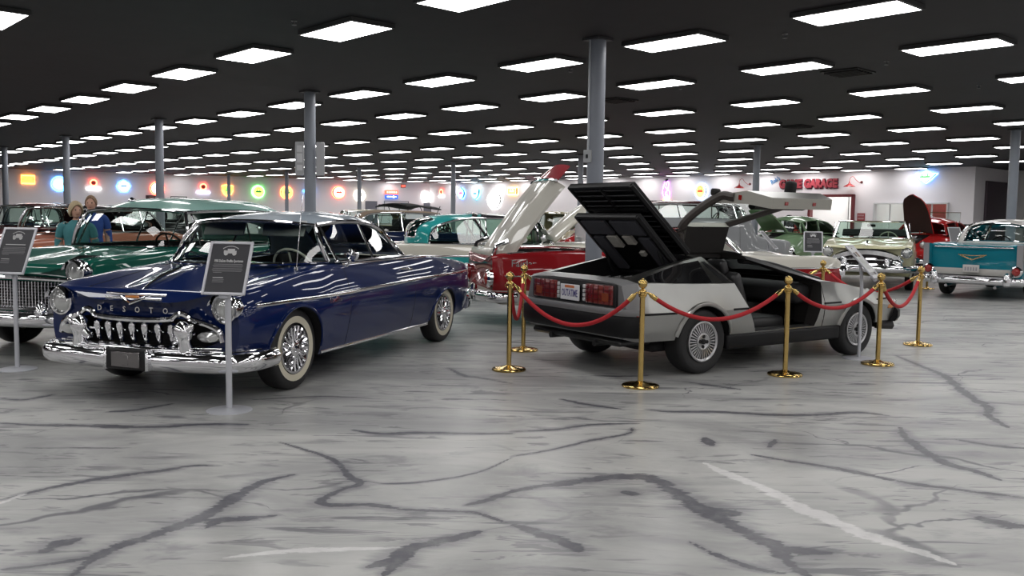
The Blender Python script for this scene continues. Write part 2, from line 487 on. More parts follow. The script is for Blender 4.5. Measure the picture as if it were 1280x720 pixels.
def bumper(car, path, h, d, name='bumper', m=None):
    prof = [(-d*.25,-h*.46),(d*.3,-h*.5),(d*.7,-h*.40),(d*.95,-h*.18),(d,0.02*h),(d*.94,h*.18),(d*.72,h*.36),(d*.35,h*.48),(-d*.25,h*.5)]
    prof = [(-a,b) for a,b in prof]
    return MB().sweep(path, prof).build(name, [m or CHROME], car, sharp=50)
def trim(car, pts, r, ry=None, m=None, name='chrome_trim'):
    return MB().tube(pts, r, 8, ry=ry).build(name, [m or CHROME], car)

def car_body(car, B, wheels, arch_r, arch_z, panels, colors, cabin=None, extra=None, arch_y=.45, flat=1.0, zsplit=None, upper=None):
    """cut arches and cabin, split into panels. panels: (x_hood0, x_hood1, y_hood, x_door0, x_door1, x_deck)"""
    o = B.build(); cuts = [arch_cutter(x, arch_z if not isinstance(arch_z,(list,tuple)) else arch_z[i], arch_r, arch_y, 1.3, flat) for i,x in enumerate(wheels)]
    if cabin:
        x0,x1,y,z0,z1 = cabin
        mb = MB(); mb.box(((x0+x1)/2,0,(z0+z1)/2),(x1-x0,2*y,z1-z0), bev=.08); cuts.append(cutter(mb))
    for e in (extra or []): cuts.append(e)
    boolean(o, cuts)
    xc, yh, d0, d1, xd = panels
    bisect(o, [((xc,0,0),(1,0,0)),((d0,0,0),(1,0,0)),((d1,0,0),(1,0,0)),((xd,0,0),(1,0,0)),((0,yh,0),(0,1,0)),((0,-yh,0),(0,1,0))]+([((0,0,zsplit),(0,0,1))] if zsplit else []))
    if zsplit:
        for p in o.data.polygons:
            if p.material_index != 1 and p.center.z < zsplit: p.material_index = 2
    if upper:
        bisect(o, [((0,0,upper[0]),(0,0,1)),((upper[1],0,0),(1,0,0))])
        for p in o.data.polygons:
            if p.material_index == 0 and p.center.z > upper[0] and p.center.x > upper[1]: p.material_index = 3
    def cl(c, nrm, mi):
        if mi == 1: return 'underbody'
        if c.x > xc: return 'hood' if abs(c.y) < yh and nrm.z > .35 else ('front_fender' if abs(c.y) > .35 or c.z<.5 else 'nose_panel')
        if c.x < xd and abs(c.y) < yh and nrm.z > .35: return 'trunk_lid'
        if d1 < c.x < d0 and abs(nrm.y) > .3: return 'door#L' if c.y>0 else 'door#R'
        if c.x <= d1: return 'rear_fender'
        return 'cowl_and_sills'
    def cl2(c, n, mi):
        r = cl(c,n,mi)
        if r in ('front_fender','rear_fender'): r += '#L' if c.y > 0 else '#R'
        return r
    return split_parts(o, cl2, car, lambda nm: [colors.get(nm, colors['*']), SHADOW, colors.get('lower', colors['*']), colors.get('upper', colors['*'])] if nm != 'underbody' else [SHADOW])
# ------------------------------------------------------------------ room
HC = 1.5; CEIL = 3.78
F_PX = 1128.934; PITCH = .0790; YAW = .8280; ROLL = .0130
cy_, sy_ = math.cos(YAW), math.sin(YAW)
def room(X, Y, z=0): return Vector((X*cy_+Y*sy_, -X*sy_+Y*cy_, z))   # hall axes -> world
ROOM_RZ = -YAW
cam_d = bpy.data.cameras.new('camera'); cam = bpy.data.objects.new('camera', cam_d); COL.objects.link(cam)
cam_d.sensor_width = 36; cam_d.lens = F_PX/1280*36; cam_d.clip_end = 200; cam_d.clip_start = .05
cam.matrix_world = T(0,0,HC) @ RX(PI/2-PITCH) @ RZ(ROLL); SC.camera = cam
SC.view_settings.view_transform = 'Standard'; SC.view_settings.look = 'None'; SC.view_settings.exposure = 0.0; SC.view_settings.gamma = 1
SC.view_settings.use_curve_mapping = False
SC.cycles.use_denoising = True; SC.cycles.max_bounces = 7; SC.cycles.transparent_max_bounces = 16; SC.cycles.use_light_tree = True
SC.cycles.sample_clamp_indirect = 6; SC.cycles.caustics_reflective = False; SC.cycles.caustics_refractive = False
w = bpy.data.worlds.new('world'); SC.world = w; w.use_nodes = True; w.node_tree.nodes['Background'].inputs[0].default_value = (.02,.02,.022,1)

# floor: poured marble-effect epoxy
def floor_material():
    m, N, L, b = _pr('marble_epoxy')
    tc = N.new('ShaderNodeTexCoord')
    def noise(scale, detail=4, rough=.55, dist=0, vec=None, stretch=None):
        t = N.new('ShaderNodeTexNoise'); t.inputs['Scale'].default_value = scale; t.inputs['Detail'].default_value = detail
        t.inputs['Roughness'].default_value = rough; t.inputs['Distortion'].default_value = dist
        src = vec or tc.outputs['Object']
        if stretch:
            mp = N.new('ShaderNodeMapping'); mp.inputs['Rotation'].default_value = (0,0,stretch[0]); mp.inputs['Scale'].default_value = (stretch[1],stretch[2],1)
            L.new(src, mp.inputs['Vector']); src = mp.outputs['Vector']
        L.new(src, t.inputs['Vector']); return t.outputs['Fac']
    def mth(op, a, c=None, c2=None):
        n = N.new('ShaderNodeMath'); n.operation = op
        for i,v in enumerate((a,c,c2)):
            if v is None: continue
            if isinstance(v,(int,float)): n.inputs[i].default_value = v
            else: L.new(v, n.inputs[i])
        return n.outputs[0]
    def mrange(v, a, c, lo=0, hi=1):
        n = N.new('ShaderNodeMapRange'); n.interpolation_type = 'SMOOTHSTEP'
        n.inputs['From Min'].default_value = a; n.inputs['From Max'].default_value = c; n.inputs['To Min'].default_value = lo; n.inputs['To Max'].default_value = hi
        L.new(v, n.inputs['Value']); return n.outputs['Result']
    def mix(f, a, c):
        n = N.new('ShaderNodeMix'); n.data_type = 'RGBA'
        L.new(f, n.inputs[0])
        for s,v in ((6,a),(7,c)):
            if isinstance(v, tuple): n.inputs[s].default_value = (*v,1)
            else: L.new(v, n.inputs[s])
        return n.outputs[2]
    cloud = noise(.9, 6, .6, .8, stretch=(.35,.55,1.3)); fine = noise(4, 6, .65, 1.2, stretch=(.35,.5,1.6))
    base = mix(mrange(cloud,.30,.70), (.29,.292,.29), (.52,.52,.50))
    base = mix(mth('MULTIPLY', mrange(fine,.52,.72), .35), base, (.52,.52,.51))
    base = mix(mth('MULTIPLY', mrange(noise(2.2,6,.6,1.5, stretch=(.7,.5,1.3)),.54,.70), .5), base, (.15,.15,.165))
    strokes = mth('MULTIPLY', mrange(noise(3.0,5,.62,.9,stretch=(.25,.28,2.2)), .575,.63), mrange(noise(.9,3,.5,0), .38,.58))
    base = mix(mth('MULTIPLY', strokes, .72), base, (.085,.085,.105))
    strokes2 = mth('MULTIPLY', mrange(noise(6.5,4,.6,.6,stretch=(-.35,.4,1.6)), .58,.63), mrange(noise(1.6,3,.5,0), .40,.60))
    base = mix(mth('MULTIPLY', strokes2, .6), base, (.10,.10,.115))
    # procedural fine veins
    warp = N.new('ShaderNodeTexNoise'); warp.inputs['Scale'].default_value = .7; warp.inputs['Detail'].default_value = 5
    L.new(tc.outputs['Object'], warp.inputs['Vector'])
    va = N.new('ShaderNodeVectorMath'); va.operation = 'MULTIPLY_ADD'; va.inputs[1].default_value = (1.4,1.4,0)
    L.new(warp.outputs['Color'], va.inputs[0]); L.new(tc.outputs['Object'], va.inputs[2])
    mp = N.new('ShaderNodeMapping'); mp.inputs['Rotation'].default_value = (0,0,.3); mp.inputs['Scale'].default_value = (.32,.75,1)
    L.new(va.outputs['Vector'], mp.inputs['Vector'])
    vo = N.new('ShaderNodeTexVoronoi'); vo.feature = 'DISTANCE_TO_EDGE'; vo.inputs['Scale'].default_value = 1.0; L.new(mp.outputs['Vector'], vo.inputs['Vector'])
    wv = mrange(noise(.8,3,.5,0), .45, .75, .002, .035)
    n1 = mth('DIVIDE', vo.outputs['Distance'], wv)
    vein = mth('MULTIPLY', mrange(n1, 1.0, .2), mrange(noise(.55,3), .46,.60))
    base = mix(mth('MULTIPLY', vein, .75), base, (.055,.055,.075))
    # the large poured veins (distance and width stored on the mesh)
    for an, col, k in (('vein_dark',(.022,.021,.036),.97), ('vein_pale',(.82,.81,.80),.6)):
        at = N.new('ShaderNodeAttribute'); at.attribute_name = an
        nz = noise(7, 6, .65, .5, stretch=(.2,.5,1.4)); d = mth('ADD', at.outputs['Fac'], mth('MULTIPLY', mth('SUBTRACT', nz, .5), 2.6))
        d = mth('ADD', d, mth('MULTIPLY', mth('SUBTRACT', noise(22,5,.7,.8,stretch=(.2,.45,1.5)), .5), 1.8))
        f = mth('MULTIPLY', mrange(d, 1.05, .65), k)
        f = mth('MULTIPLY', f, mrange(noise(11,4,.6,0),.25,.6,.68,1))
        base = mix(f, base, col)
        if an == 'vein_dark':
            f2 = mth('MULTIPLY', mrange(mth('ADD', at.outputs['Fac'], mth('MULTIPLY', mth('SUBTRACT', noise(3.5,6,.7,1.5,stretch=(.25,.35,1.6)), .5), 7.0)), 3.0, .6), .5)
            base = mix(f2, base, (.12,.12,.14))
    L.new(base, b.inputs['Base Color'])
    b.inputs['Roughness'].default_value = .5; b.inputs['Coat Weight'].default_value = .5; b.inputs['Coat Roughness'].default_value = .24
    b.inputs['Specular IOR Level'].default_value = .2
    return m
DARK_VEINS = [(0.05,[(-1.8,3.62),(-1.8,3.79),(-1.76,3.93),(-1.66,4.09),(-1.58,4.23),(-1.51,4.38),(-1.48,4.53),(-1.44,4.74),(-1.38,4.96),(-1.25,5.1)]),(0.025,[(-2.12,3.67),(-1.98,3.72),(-1.85,3.79),(-1.78,3.86)]),(0.04,[(-1.44,4.21),(-1.42,4.32),(-1.32,4.34),(-1.16,4.39)]),(0.03,[(-2.64,4.58),(-2.46,4.83),(-2.22,5.04),(-2.03,5.14),(-1.89,5.26),(-1.72,5.27)]),(0.045,[(-3.6,6.27),(-3.29,6.23),(-3.01,6.22),(-2.73,6.22),(-2.45,6.22),(-2.2,6.31),(-1.87,6.33)]),(0.03,[(-1.52,5.85),(-1.31,5.66),(-1.12,5.48),(-1.01,5.3),(-0.93,5.1),(-0.83,4.95),(-0.92,4.83),(-0.99,4.62),(-0.91,4.56),(-0.73,4.58),(-0.52,4.51),(-0.29,4.49),(-0.15,4.46),(0.02,4.29)]),(0.035,[(-1.1,6.21),(-0.89,6.11),(-0.62,6.15),(-0.35,6.14),(0.01,6.16)]),(0.014,[(-0.85,5.02),(-0.66,4.95),(-0.4,5.04),(-0.17,5.22),(0.01,5.53)]),(0.03,[(-0.23,4.59),(-0.11,4.69),(0.01,4.84)]),(0.05,[(-0.6,3.74),(-0.51,3.84),(-0.44,3.98),(-0.32,4.06),(-0.14,4.2)]),(0.04,[(-0.52,3.66),(-0.47,3.84),(-0.44,3.98)]),(0.05,[(-2.05,3.87),(-2.03,3.97),(-1.97,4.03)]),(0.03,[(-3.02,6.68),(-2.84,6.76),(-2.66,6.99)]),(0.035,[(-0.62,8.85),(-0.44,8.41),(-0.29,8.32),(0.01,8.04)]),(0.015,[(-3.08,5.62),(-2.73,5.63),(-2.41,5.65)]),(0.018,[(-2.08,7.19),(-1.57,7.35),(-1.07,7.29)]),(0.03,[(-4.09,7.13),(-3.86,7.07),(-3.73,7.32)]),(0.065,[(0.01,4.84),(0.19,4.95),(0.38,5.04),(0.59,5.13),(0.8,5.14),(0.9,4.91),(0.97,4.67),(1.06,4.42),(1.16,4.2),(1.23,4.04),(1.23,3.85),(1.27,3.72)]),(0.05,[(1.25,4.04),(1.32,4.0),(1.46,3.98)]),(0.06,[(0.97,4.6),(1.09,4.54),(1.18,4.52)]),(0.032,[(1.55,5.68),(1.76,5.53),(1.97,5.4),(2.14,5.24),(2.31,5.09),(2.59,4.95),(2.82,4.85)]),(0.04,[(1.08,7.01),(1.26,6.94),(1.58,6.96),(1.99,6.88),(2.37,6.9),(2.72,7.01),(2.93,6.9)]),(0.028,[(0.01,6.22),(0.3,6.29),(0.59,6.46),(0.95,6.52)]),(0.02,[(0.01,5.56),(0.27,5.74),(0.55,6.0),(0.82,6.2),(0.88,6.39)]),(0.035,[(0.41,7.38),(0.62,7.17),(0.86,7.02)]),(0.045,[(2.85,6.5),(2.76,6.2),(2.72,5.77),(2.74,5.49),(2.82,5.36),(2.87,5.18)]),(0.05,[(4.32,10.06),(4.28,9.37),(4.25,8.77),(4.11,8.24),(3.98,7.76),(3.89,7.26),(3.73,6.95),(3.66,6.55)]),(0.035,[(3.09,6.16),(3.26,6.0),(3.44,5.94)]),(0.06,[(2.4,4.51),(2.46,4.42),(2.56,4.39)]),(0.022,[(0.84,4.11),(0.92,3.96),(1.05,3.8),(1.17,3.74)]),(0.05,[(0.02,4.32),(0.17,4.16),(0.29,4.03),(0.32,3.96)]),(0.03,[(0.77,8.51),(1.07,8.49),(1.31,8.55)]),(0.035,[(1.6,8.25),(1.82,8.07),(2.03,7.9)]),(0.04,[(1.34,6.12),(1.34,5.9)]),(0.025,[(1.71,5.87),(1.82,6.09)]),(0.05,[(0.63,4.86),(0.69,4.81)])]
PALE_VEINS = [(0.06,[(1.2,5.46),(1.32,5.16),(1.44,4.94),(1.52,4.63),(1.62,4.41),(1.73,4.19),(1.85,4.04),(1.96,3.88)]),(0.03,[(-1.24,3.83),(-1.02,3.91),(-0.76,3.95),(-0.49,3.98)]),(0.03,[(-2.61,4.52),(-2.57,4.69)])]

def vein_field(P, veins):
    D = np.full(len(P), 9.0)
    for w0, pts in veins:
        Q = np.array(crom([(a,b) for a,b in pts], 5)); n = len(Q)
        for i in range(n-1):
            a, b2 = Q[i], Q[i+1]; ab = b2-a; t = np.clip(((P-a)@ab)/max(1e-9,ab@ab),0,1)
            d = np.linalg.norm(P-(a+t[:,None]*ab),axis=1); s = (i+t)/(n-1)
            wd = w0*(.35+.65*np.sin(PI*np.clip(s,0,1))**.7)
            D = np.minimum(D, d/wd)
    return D
def make_floor():
    xs = list(np.arange(-60,-7,3.0)) + list(np.arange(-6,-3.6,.05)) + list(np.arange(-3.6,4.8,.022)) + list(np.arange(4.8,9.001,.05)) + list(np.arange(12,66,3.0))
    ys = list(np.arange(-15,2.6,2.0)) + list(np.arange(2.6,3.5,.05)) + list(np.arange(3.5,7.6,.022)) + list(np.arange(7.6,11.5,.05)) + list(np.arange(12,84,3.0))
    X, Y = np.meshgrid(xs, ys); P = np.stack([X.ravel(), Y.ravel()],1); nx = len(xs); ny = len(ys)
    V = np.zeros((len(P),3)); V[:,:2] = P
    I = np.arange(nx*ny).reshape(ny,nx); Fq = np.stack([I[:-1,:-1],I[:-1,1:],I[1:,1:],I[1:,:-1]],-1).reshape(-1,4)
    me = bpy.data.meshes.new('floor'); me.from_pydata(V.tolist(), [], Fq.tolist())
    near = (P[:,0]>-7)&(P[:,0]<10)&(P[:,1]>2)&(P[:,1]<12.5)
    for nm, vs in (('vein_dark',DARK_VEINS),('vein_pale',PALE_VEINS)):
        D = np.full(len(P), 9.0); D[near] = vein_field(P[near], vs)
        a = me.attributes.new(nm,'FLOAT','POINT'); a.data.foreach_set('value', D.astype(np.float32))
    me.materials.append(floor_material()); me.polygons.foreach_set('use_smooth',[True]*len(me.polygons))
    o = bpy.data.objects.new('floor', me); COL.objects.link(o); struct(o)
make_floor()

WALLM = mat('painted_drywall', (.84,.805,.825), .7, noise=.04, nscale=.7)
CEILM = mat('black_ceiling', (.017,.016,.018), .75, noise=.25, nscale=3)
def wall_obj(name, a, b, h=CEIL, th=.2, m=WALLM, z0=0, flip=1):
    a = Vector(a[:2]).to_3d(); b = Vector(b[:2]).to_3d(); d = (b-a); L_ = d.length; d.normalize(); n = Vector((-d.y,d.x,0))*flip
    mb = MB(); V = []
    for z in (z0,h):
        for p in (a, b, b+n*th, a+n*th): V.append((p.x,p.y,z))
    mb.add(V, [(0,1,2,3),(4,5,6,7),(0,1,5,4),(1,2,6,5),(2,3,7,6),(3,0,4,7)])
    return struct(mb.build(name, [m], smooth=False))
LA, LB = room(-56.8,11), room(-51.2,39.0)
LD = (LB-LA).normalized()
BC = room(-14.6,39.0)
c = MB(); c.box((0,0,CEIL+.1),(150,150,.2)); co = c.build('ceiling',[CEILM],smooth=False); struct(co); co.location = (5,25,0); co.rotation_euler=(0,0,ROOM_RZ)
LA2 = LA-LD*30
wall_obj('wall_left', LA2, LB)
# wall_back: with office window and doorway openings
def wall_back():
    # pieces in hall coordinates along X at Y=39, thickness outward
    spans = [(-51.4,-21.85,0,CEIL),(-21.85,-19.75,2.62,CEIL),(-19.75,-18.75,0,CEIL),(-18.75,-15.6,0,1.18),(-18.75,-15.6,2.27,CEIL),(-15.6,-14.6,0,CEIL)]
    mb = MB()
    for x0,x1,z0,z1 in spans: mb.box(((x0+x1)/2,39.1,(z0+z1)/2),(x1-x0,.2,z1-z0))
    o = mb.build('wall_back',[WALLM],smooth=False); struct(o); o.rotation_euler=(0,0,ROOM_RZ)
wall_back()
wall_obj('wall_recess', room(-14.6,39.2), room(-14.6,47), flip=-1 if False else 1)
wall_obj('wall_far', room(-14.8,47), room(20,47))
wall_obj('wall_right', room(16,47), room(16,-14), flip=1)
wall_obj('wall_front', room(16,-14), room(-70,-14))
wall_obj('wall_side', room(-62,-14.2), LA2, flip=-1)
# room behind the office window and the doorway
def back_office():
    mb = MB(); mb.box((-18.0,43.0,1.89),(8.0,.1,3.78)); mb.box((-22.1,41.1,1.89),(.1,3.8,3.78)); mb.box((-19.25,41.1,1.89),(.1,3.8,3.78))
    o = mb.build('wall_office',[mat('office_white',(.72,.71,.70),.6)],smooth=False); struct(o); o.rotation_euler=(0,0,ROOM_RZ)
back_office()

# ceiling light panels
LIGHT_E = mat('lit_diffuser', (.9,.9,.9), .4, emit=(1.0,.985,.975), estr=9.5)
HOUSING = mat('light_housing', (.05,.05,.05), .5)
def make_light():
    mb = MB(); mb.box((0,0,0),(1.22,.62,.05), mi=1)
    # open underside diffuser slightly below the housing
    mb.add([(-.58,-.285,-.03),(.58,-.285,-.03),(.58,.285,-.03),(-.58,.285,-.03)],[(0,3,2,1)],0)
    mb.add([(-.61,-.31,-.026),(.61,-.31,-.026),(.61,.31,-.026),(-.61,.31,-.026),(-.58,-.285,-.03),(.58,-.285,-.03),(.58,.285,-.03),(-.58,.285,-.03)],[(0,1,5,4),(1,2,6,5),(2,3,7,6),(3,0,4,7)],1)
    return mb.mesh('ceiling_light',[LIGHT_E,HOUSING],smooth=False,fix=False)
lm = make_light(); LROWS = [-10.2,-7.2,-3.9,-.6,2.74,6.08,9.42,12.10,15.44,18.78,22.12,25.6,29.0,32.35,35.75,38.35]
def proj(P):
    v = cam.matrix_world.inverted() @ Vector(P); 
    if v.z > -.1: return None
    return 640+F_PX*v.x/-v.z, 360-F_PX*v.y/-v.z
for j,Y in enumerate(LROWS):
    for i in range(-6,23):
        X = .011-2.426*i
        if Y > 38 and X > -15.2: continue
        wl = -56.8+(Y-11)*(5.6/28)
        if X < wl+.8: continue
        P = room(X,Y,CEIL-.03); q = proj(P); inview = q and -60<q[0]<1340 and -60<q[1]<300
        if not inview and (X < -22 or (i+j)%1): continue
        o = bpy.data.objects.new('ceiling_light', lm); COL.objects.link(o); o.location = P; o.rotation_euler=(0,0,ROOM_RZ)
        tag(o, 'white rectangular fluorescent panel light set flush in the black ceiling', 'ceiling light', 'rows of ceiling panel lights')

# steel posts
POSTM = mat('grey_painted_steel', (.24,.26,.30), .45, noise=.06, nscale=4)
def post(X,Y,label,r=.10,box=None,conduit=False,sign=False):
    t = thing('support_post', label, 'post', room(X,Y,0), ROOM_RZ, 'steel support posts')
    mb = MB(); mb.lathe([(r,0),(r,CEIL-.03)],28); mb.build('pole',[POSTM],t)
    b = MB(); b.box((0,0,.01),(.32,.32,.02),bev=.004); b.lathe([(r*1.15,.02),(r*1.15,.05),(r,.06)],24); b.build('base_plate',[POSTM],t)
    cp = MB(); cp.box((0,0,CEIL-.02),(.28,.28,.03)); cp.build('top_plate',[mat('dark_steel',(.05,.05,.055),.5)],t)
    if conduit:
        d = Vector((-.62,-.785,0)); d2 = RZ(-ROOM_RZ) @ d; d2.normalize(); s_ = Vector((-d2.y,d2.x,0))
        k = MB(); p0 = d2*.105 - s_*.045
        k.tube([(p0.x,p0.y,2.32),(p0.x,p0.y,CEIL-.03)], .016, 8); k.build('conduit',[mat('conduit_grey',(.42,.44,.47),.35,.4)],t)
        k = MB(); k.box((0,0,0),(.05,.12,.16),bev=.008,M=T(p0.x,p0.y,2.28)@RZ(math.atan2(d2.y,d2.x))); jb = k.build('junction_box',[mat('box_grey',(.42,.43,.44),.5)],t)
        k = MB(); k.box((0,0,0),(.012,.03,.05),bev=.003,M=T(p0.x+d2.x*.028,p0.y+d2.y*.028,2.28)@RZ(math.atan2(d2.y,d2.x))); k.build('socket',[BLACK],jb)
    if sign:
        d2 = RZ(-ROOM_RZ) @ Vector((0.22,-.97,0)); s_ = Vector((-d2.y,d2.x,0))
        A = math.atan2(d2.y,d2.x)
        for sg in (1,-1):
            k = MB(); q = d2*.09+s_*(-.19*sg); k.box((0,0,0),(.05,.16,.62),bev=.01,M=T(q.x,q.y,2.52)@RZ(A)); k.build('notice_board',[mat('notice_grey',(.42,.42,.44),.6)],t)
            if sg==1:
                k = MB()
                for z_,h_ in ((2.70,.12),(2.53,.16),(2.35,.10)): k.box((0,0,0),(.01,.10,h_),bev=.002,M=T(q.x+d2.x*.027,q.y+d2.y*.027,z_)@RZ(A))
                k.build('notice_sheet',[mat('notice_white',(.62,.62,.64),.6)],t)
    return t
post(-7.92,8.7,'thick grey steel post behind the silver car, with conduit and socket box',.108,conduit=True)
post(-15.1,8.7,'grey steel post behind the blue coupe, with grey notice boards on both sides',.105,sign=True)
post(-22.32,8.7,'grey steel post rising behind the roof of the dark green car',.10)
post(-29.6,8.7,'grey steel post at the left, beside the blue round neon sign',.10)
post(-36.7,8.7,'grey steel post at the far left edge of the hall',.10)
post(-8.1,24.0,'tall grey post at the right edge behind the turquoise finned car',.11)
post(-15.35,24.1,'grey post to the left of the red garage lettering',.10)
post(-22.65,24.1,'thin grey post just behind the thickest steel post',.10)
post(-30.0,24.1,'grey post with a small sign box between the neon signs, above the turquoise roof',.10)
post(-37.2,24.1,'thin grey post in front of the round white wall sign',.10)
post(-44.3,24.1,'thin grey post beside the round yellow wall sign',.10)
post(-51.3,24.1,'thinnest grey post in front of the yellow and green square sign',.10)
# ------------------------------------------------------------------ blue hardtop coupe (front left)
GAP = mat('shut_line_black', (.003,.003,.004), .8)
def side_line(B, x, z0, z1, sg, n=10, out=-.002): return [B.side3(x, z0+(z1-z0)*i/n, out, sg) for i in range(n+1)]
def door_gaps(car, B, xs, z0, z1):
    mb = MB()
    for x in xs:
        for sg in (1,-1): mb.tube(side_line(B,x,z0,z1,sg), .0045, 5)
    return mb.build('door_shut_lines', [GAP], car)
def plate(car, p, yaw, text, size=(.31,.155), col=(.75,.75,.75), ink=(.05,.06,.25), name='license_plate', header=None, rear=False):
    mb = MB(); M = T(*p)@RZ(yaw)
    mb.box((0,0,0),(.012,size[0],size[1]),bev=.004,M=M)
    o = mb.build(name,[mat('plate_%d%d'%(int(col[0]*100),int(col[2]*100)),col,.4)],car)
    # lettering faces local +x
    Mt = M@T(.0065,0,-.01)@RZ(PI/2)@RX(PI/2)
    add_text('plate_lettering', text, size[1]*.62, mat('plate_ink%d'%int(ink[0]*100+ink[2]*10),ink,.5), Mt, o, .001, .002, wide=size[0]*.84)
    if header:
        h = MB(); h.box((.007,0,size[1]*.36),(.002,size[0]*.5,size[1]*.16),M=M); h.build('plate_header',[mat('plate_header_orange',header,.5)],o)
    return o

def desoto():
    body = paint('midnight_blue_paint', (.003,.013,.078), 0, .3)
    roofp = paint('silver_blue_paint', (.36,.43,.50), 0, .3)
    car = thing('coupe_car', 'dark blue fifties hardtop coupe with silver-blue roof and toothy chrome grille', 'car', (-2.22,9.433,0), math.atan2(-.948,-.319))
    B = Body([
     (-2.62,.85,.84,.845,.74,.87,.82,.80,.62,.78,.34),(-2.52,.90,.88,.885,.79,.91,.87,.83,.64,.83,.31),(-2.2,.95,.95,.945,.81,.955,.90,.88,.66,.86,.28),
     (-1.66,.975,1.0,.995,.82,1.01,.91,.95,.70,.88,.26),(-1.1,.985,1.035,1.03,.80,1.045,.90,.985,.70,.90,.25),(0,.985,1.05,1.05,.78,1.05,.90,.99,.70,.90,.24),
     (.95,.985,1.05,1.045,.78,1.045,.90,.985,.70,.90,.24),(1.15,.985,1.06,1.035,.80,1.02,.90,.97,.70,.90,.24),(1.6,.98,1.035,.975,.82,.985,.92,.92,.68,.90,.25),
     (2.0,.965,.955,.895,.83,.94,.93,.86,.64,.88,.29),(2.23,.945,.875,.84,.82,.915,.91,.82,.60,.86,.32),(2.34,.915,.80,.80,.81,.885,.885,.79,.58,.84,.34)], bowf=(1.5,.12), bowr=(-2.0,.08))
    g = MB(); po = [(.745*math.copysign(abs(math.cos(t))**.45, math.cos(t)), .545+.115*math.copysign(abs(math.sin(t))**.8, math.sin(t))) for t in np.linspace(0,2*PI,40,endpoint=False)]
    g.prism(po, 2.05, 2.8, 'x'); gc = cutter(g)
    P = car_body(car, B, (1.57,-1.67), .415, (.30,.225), (1.22,.60,.70,-.74,-1.62), {'*':body}, cabin=(-1.25,1.02,.80,.36,1.5), extra=[gc], arch_y=.52)
    for x in (1.57,-1.67):
        for sg in (1,-1): wheel(car, x, .83*sg, .352, .19, 'fins', True, .62)
    # wheel arch lips
    for x,z in ((1.57,.30),(-1.67,.225)):
        for sg in (1,-1):
            pts=[B.side3(x+.42*math.cos(a), z+.42*math.sin(a), .002, sg) for a in np.linspace(.05,PI-.05,26) if z+.42*math.sin(a) > .28]
            trim(car, pts, .012, m=body, name='arch_lip')
    rows = greenhouse(car, dict(rail=[(.80,.66,1.395),(.35,.685,1.425),(-.15,.69,1.405),(-.46,.715,1.31),(-.62,.765,1.17),(-.71,.84,1.055)],
        mid=[(.97,1.43),(.45,1.508),(-.2,1.525),(-.78,1.475),(-1.2,1.31),(-1.66,1.04)], p=2.6, q=2.5, rw=(.60,.93,.66), cowl=(1.50,1.045), corner=(.86,.835,1.06), wrap=3.0,
        belt=(.80,-.69), zb=1.06, yb=.865, div=[.02,.50]), roofp)
    # drip rail in body colour over the side glass
    for sg in (1,-1):
        rail = [(r[-1][0], r[-1][1]*sg+.014*sg, r[-1][2]+.01) for r in rows]
        trim(car, rail, .014, m=CHROME, name='drip_rail')
        trim(car, [B.side3(x, .772+.0*(x)+(.035 if x<-1 else .035*(.7-x)/1.7 if x<.7 else 0), .004, sg) for x in np.linspace(2.15,-2.52,40)], .007, .017, name='side_spear')
        trim(car, [B.side3(x, .262, .006, sg) for x in np.linspace(1.14,-1.22,20)], .010, .016, name='sill_trim')
        trim(car, [(x, sg*.895, 1.035) for x in np.linspace(.72,-1.2,8)], .006, .010, name='belt_trim')
        h = MB(); h.tube([B.side3(-.50,.93,.0,sg),B.side3(-.51,.93,.045,sg),B.side3(-.60,.925,.045,sg),B.side3(-.68,.92,.03,sg)],.011,8); h.build('door_handle',[CHROME],car)
        m = MB(); a = Vector(B.side3(.62,1.0,-.01,sg)); m.tube([a,a+Vector((0,.05*sg,.05)),a+Vector((0,.07*sg,.10))],.010,8)
        m.lathe([(.001,-.03),(.05,-.02),(.065,.0),(.06,.012),(.001,.013)],18,M=T(a.x,a.y+.075*sg,a.z+.12)@RY(-PI/2)); m.build('door_mirror',[CHROME],car)
        headlight(car, (2.345,.80*sg,.758), .103, yaw=.0)
        tl = MB(); tl.box((-2.63,.80*sg,.74),(.06,.10,.26),bev=.03,seg=3); tl.build('tail_light',[REDLENS],car); tb = MB(); tb.box((-2.60,.80*sg,.74),(.07,.13,.30),bev=.03,seg=3); tb.build('tail_light_bezel',[CHROME],car)
    door_gaps(car, B, (.70,-.74), .28, 1.0)
    hl = MB()
    for sg in (1,-1): hl.tube([B.top3(x,.60*sg,-.001) for x in np.linspace(1.22,2.27,14)],.0045,5)
    hl.tube([B.top3(1.22,y,-.001) for y in np.linspace(-.6,.6,12)],.0045,5); hl.build('hood_shut_lines',[GAP],car)
    # hood ridge ornament, emblem and lettering
    rd = MB(); rd.tube([B.top3(x,0,.004+.03*math.sin(PI*(x-1.65)/.62)) for x in np.linspace(1.65,2.27,16)],[.004+.013*math.sin(PI*i/15) for i in range(16)],8); rd.build('hood_ornament',[CHROME],car)
    fx = lambda y,z: B.shift(2.34,y)+.004 if z<.8 else B.shift(2.34,y)
    em = MB(); em.tube([(fx(y,.7)-.05,y,.842) for y in np.linspace(-.29,.29,15)],.010,8,ry=.014)
    em.tube([(fx(y,.7)-.015,y,.816) for y in np.linspace(-.27,.27,15)],.008,8,ry=.010)
    em.tube([(fx(-.12,.7)-.02,-.12,.826),(fx(0,.7)+.015,0,.775),(fx(.12,.7)-.02,.12,.826)],.012,8); em.build('hood_emblem',[CHROME],car)
    ec = MB(); ec.box((fx(0,.7)-.012,0,.828),(.02,.13,.02),bev=.005); ec.build('emblem_badge',[AMBER],car)
    for i,ch in enumerate('DESOTO'):
        y = -.32+.128*i; add_text('nose_letter', ch, .062, CHROME, T(fx(y,.7)+.002,y,.728)@RZ(PI/2)@RX(PI/2), car, .006, .001)
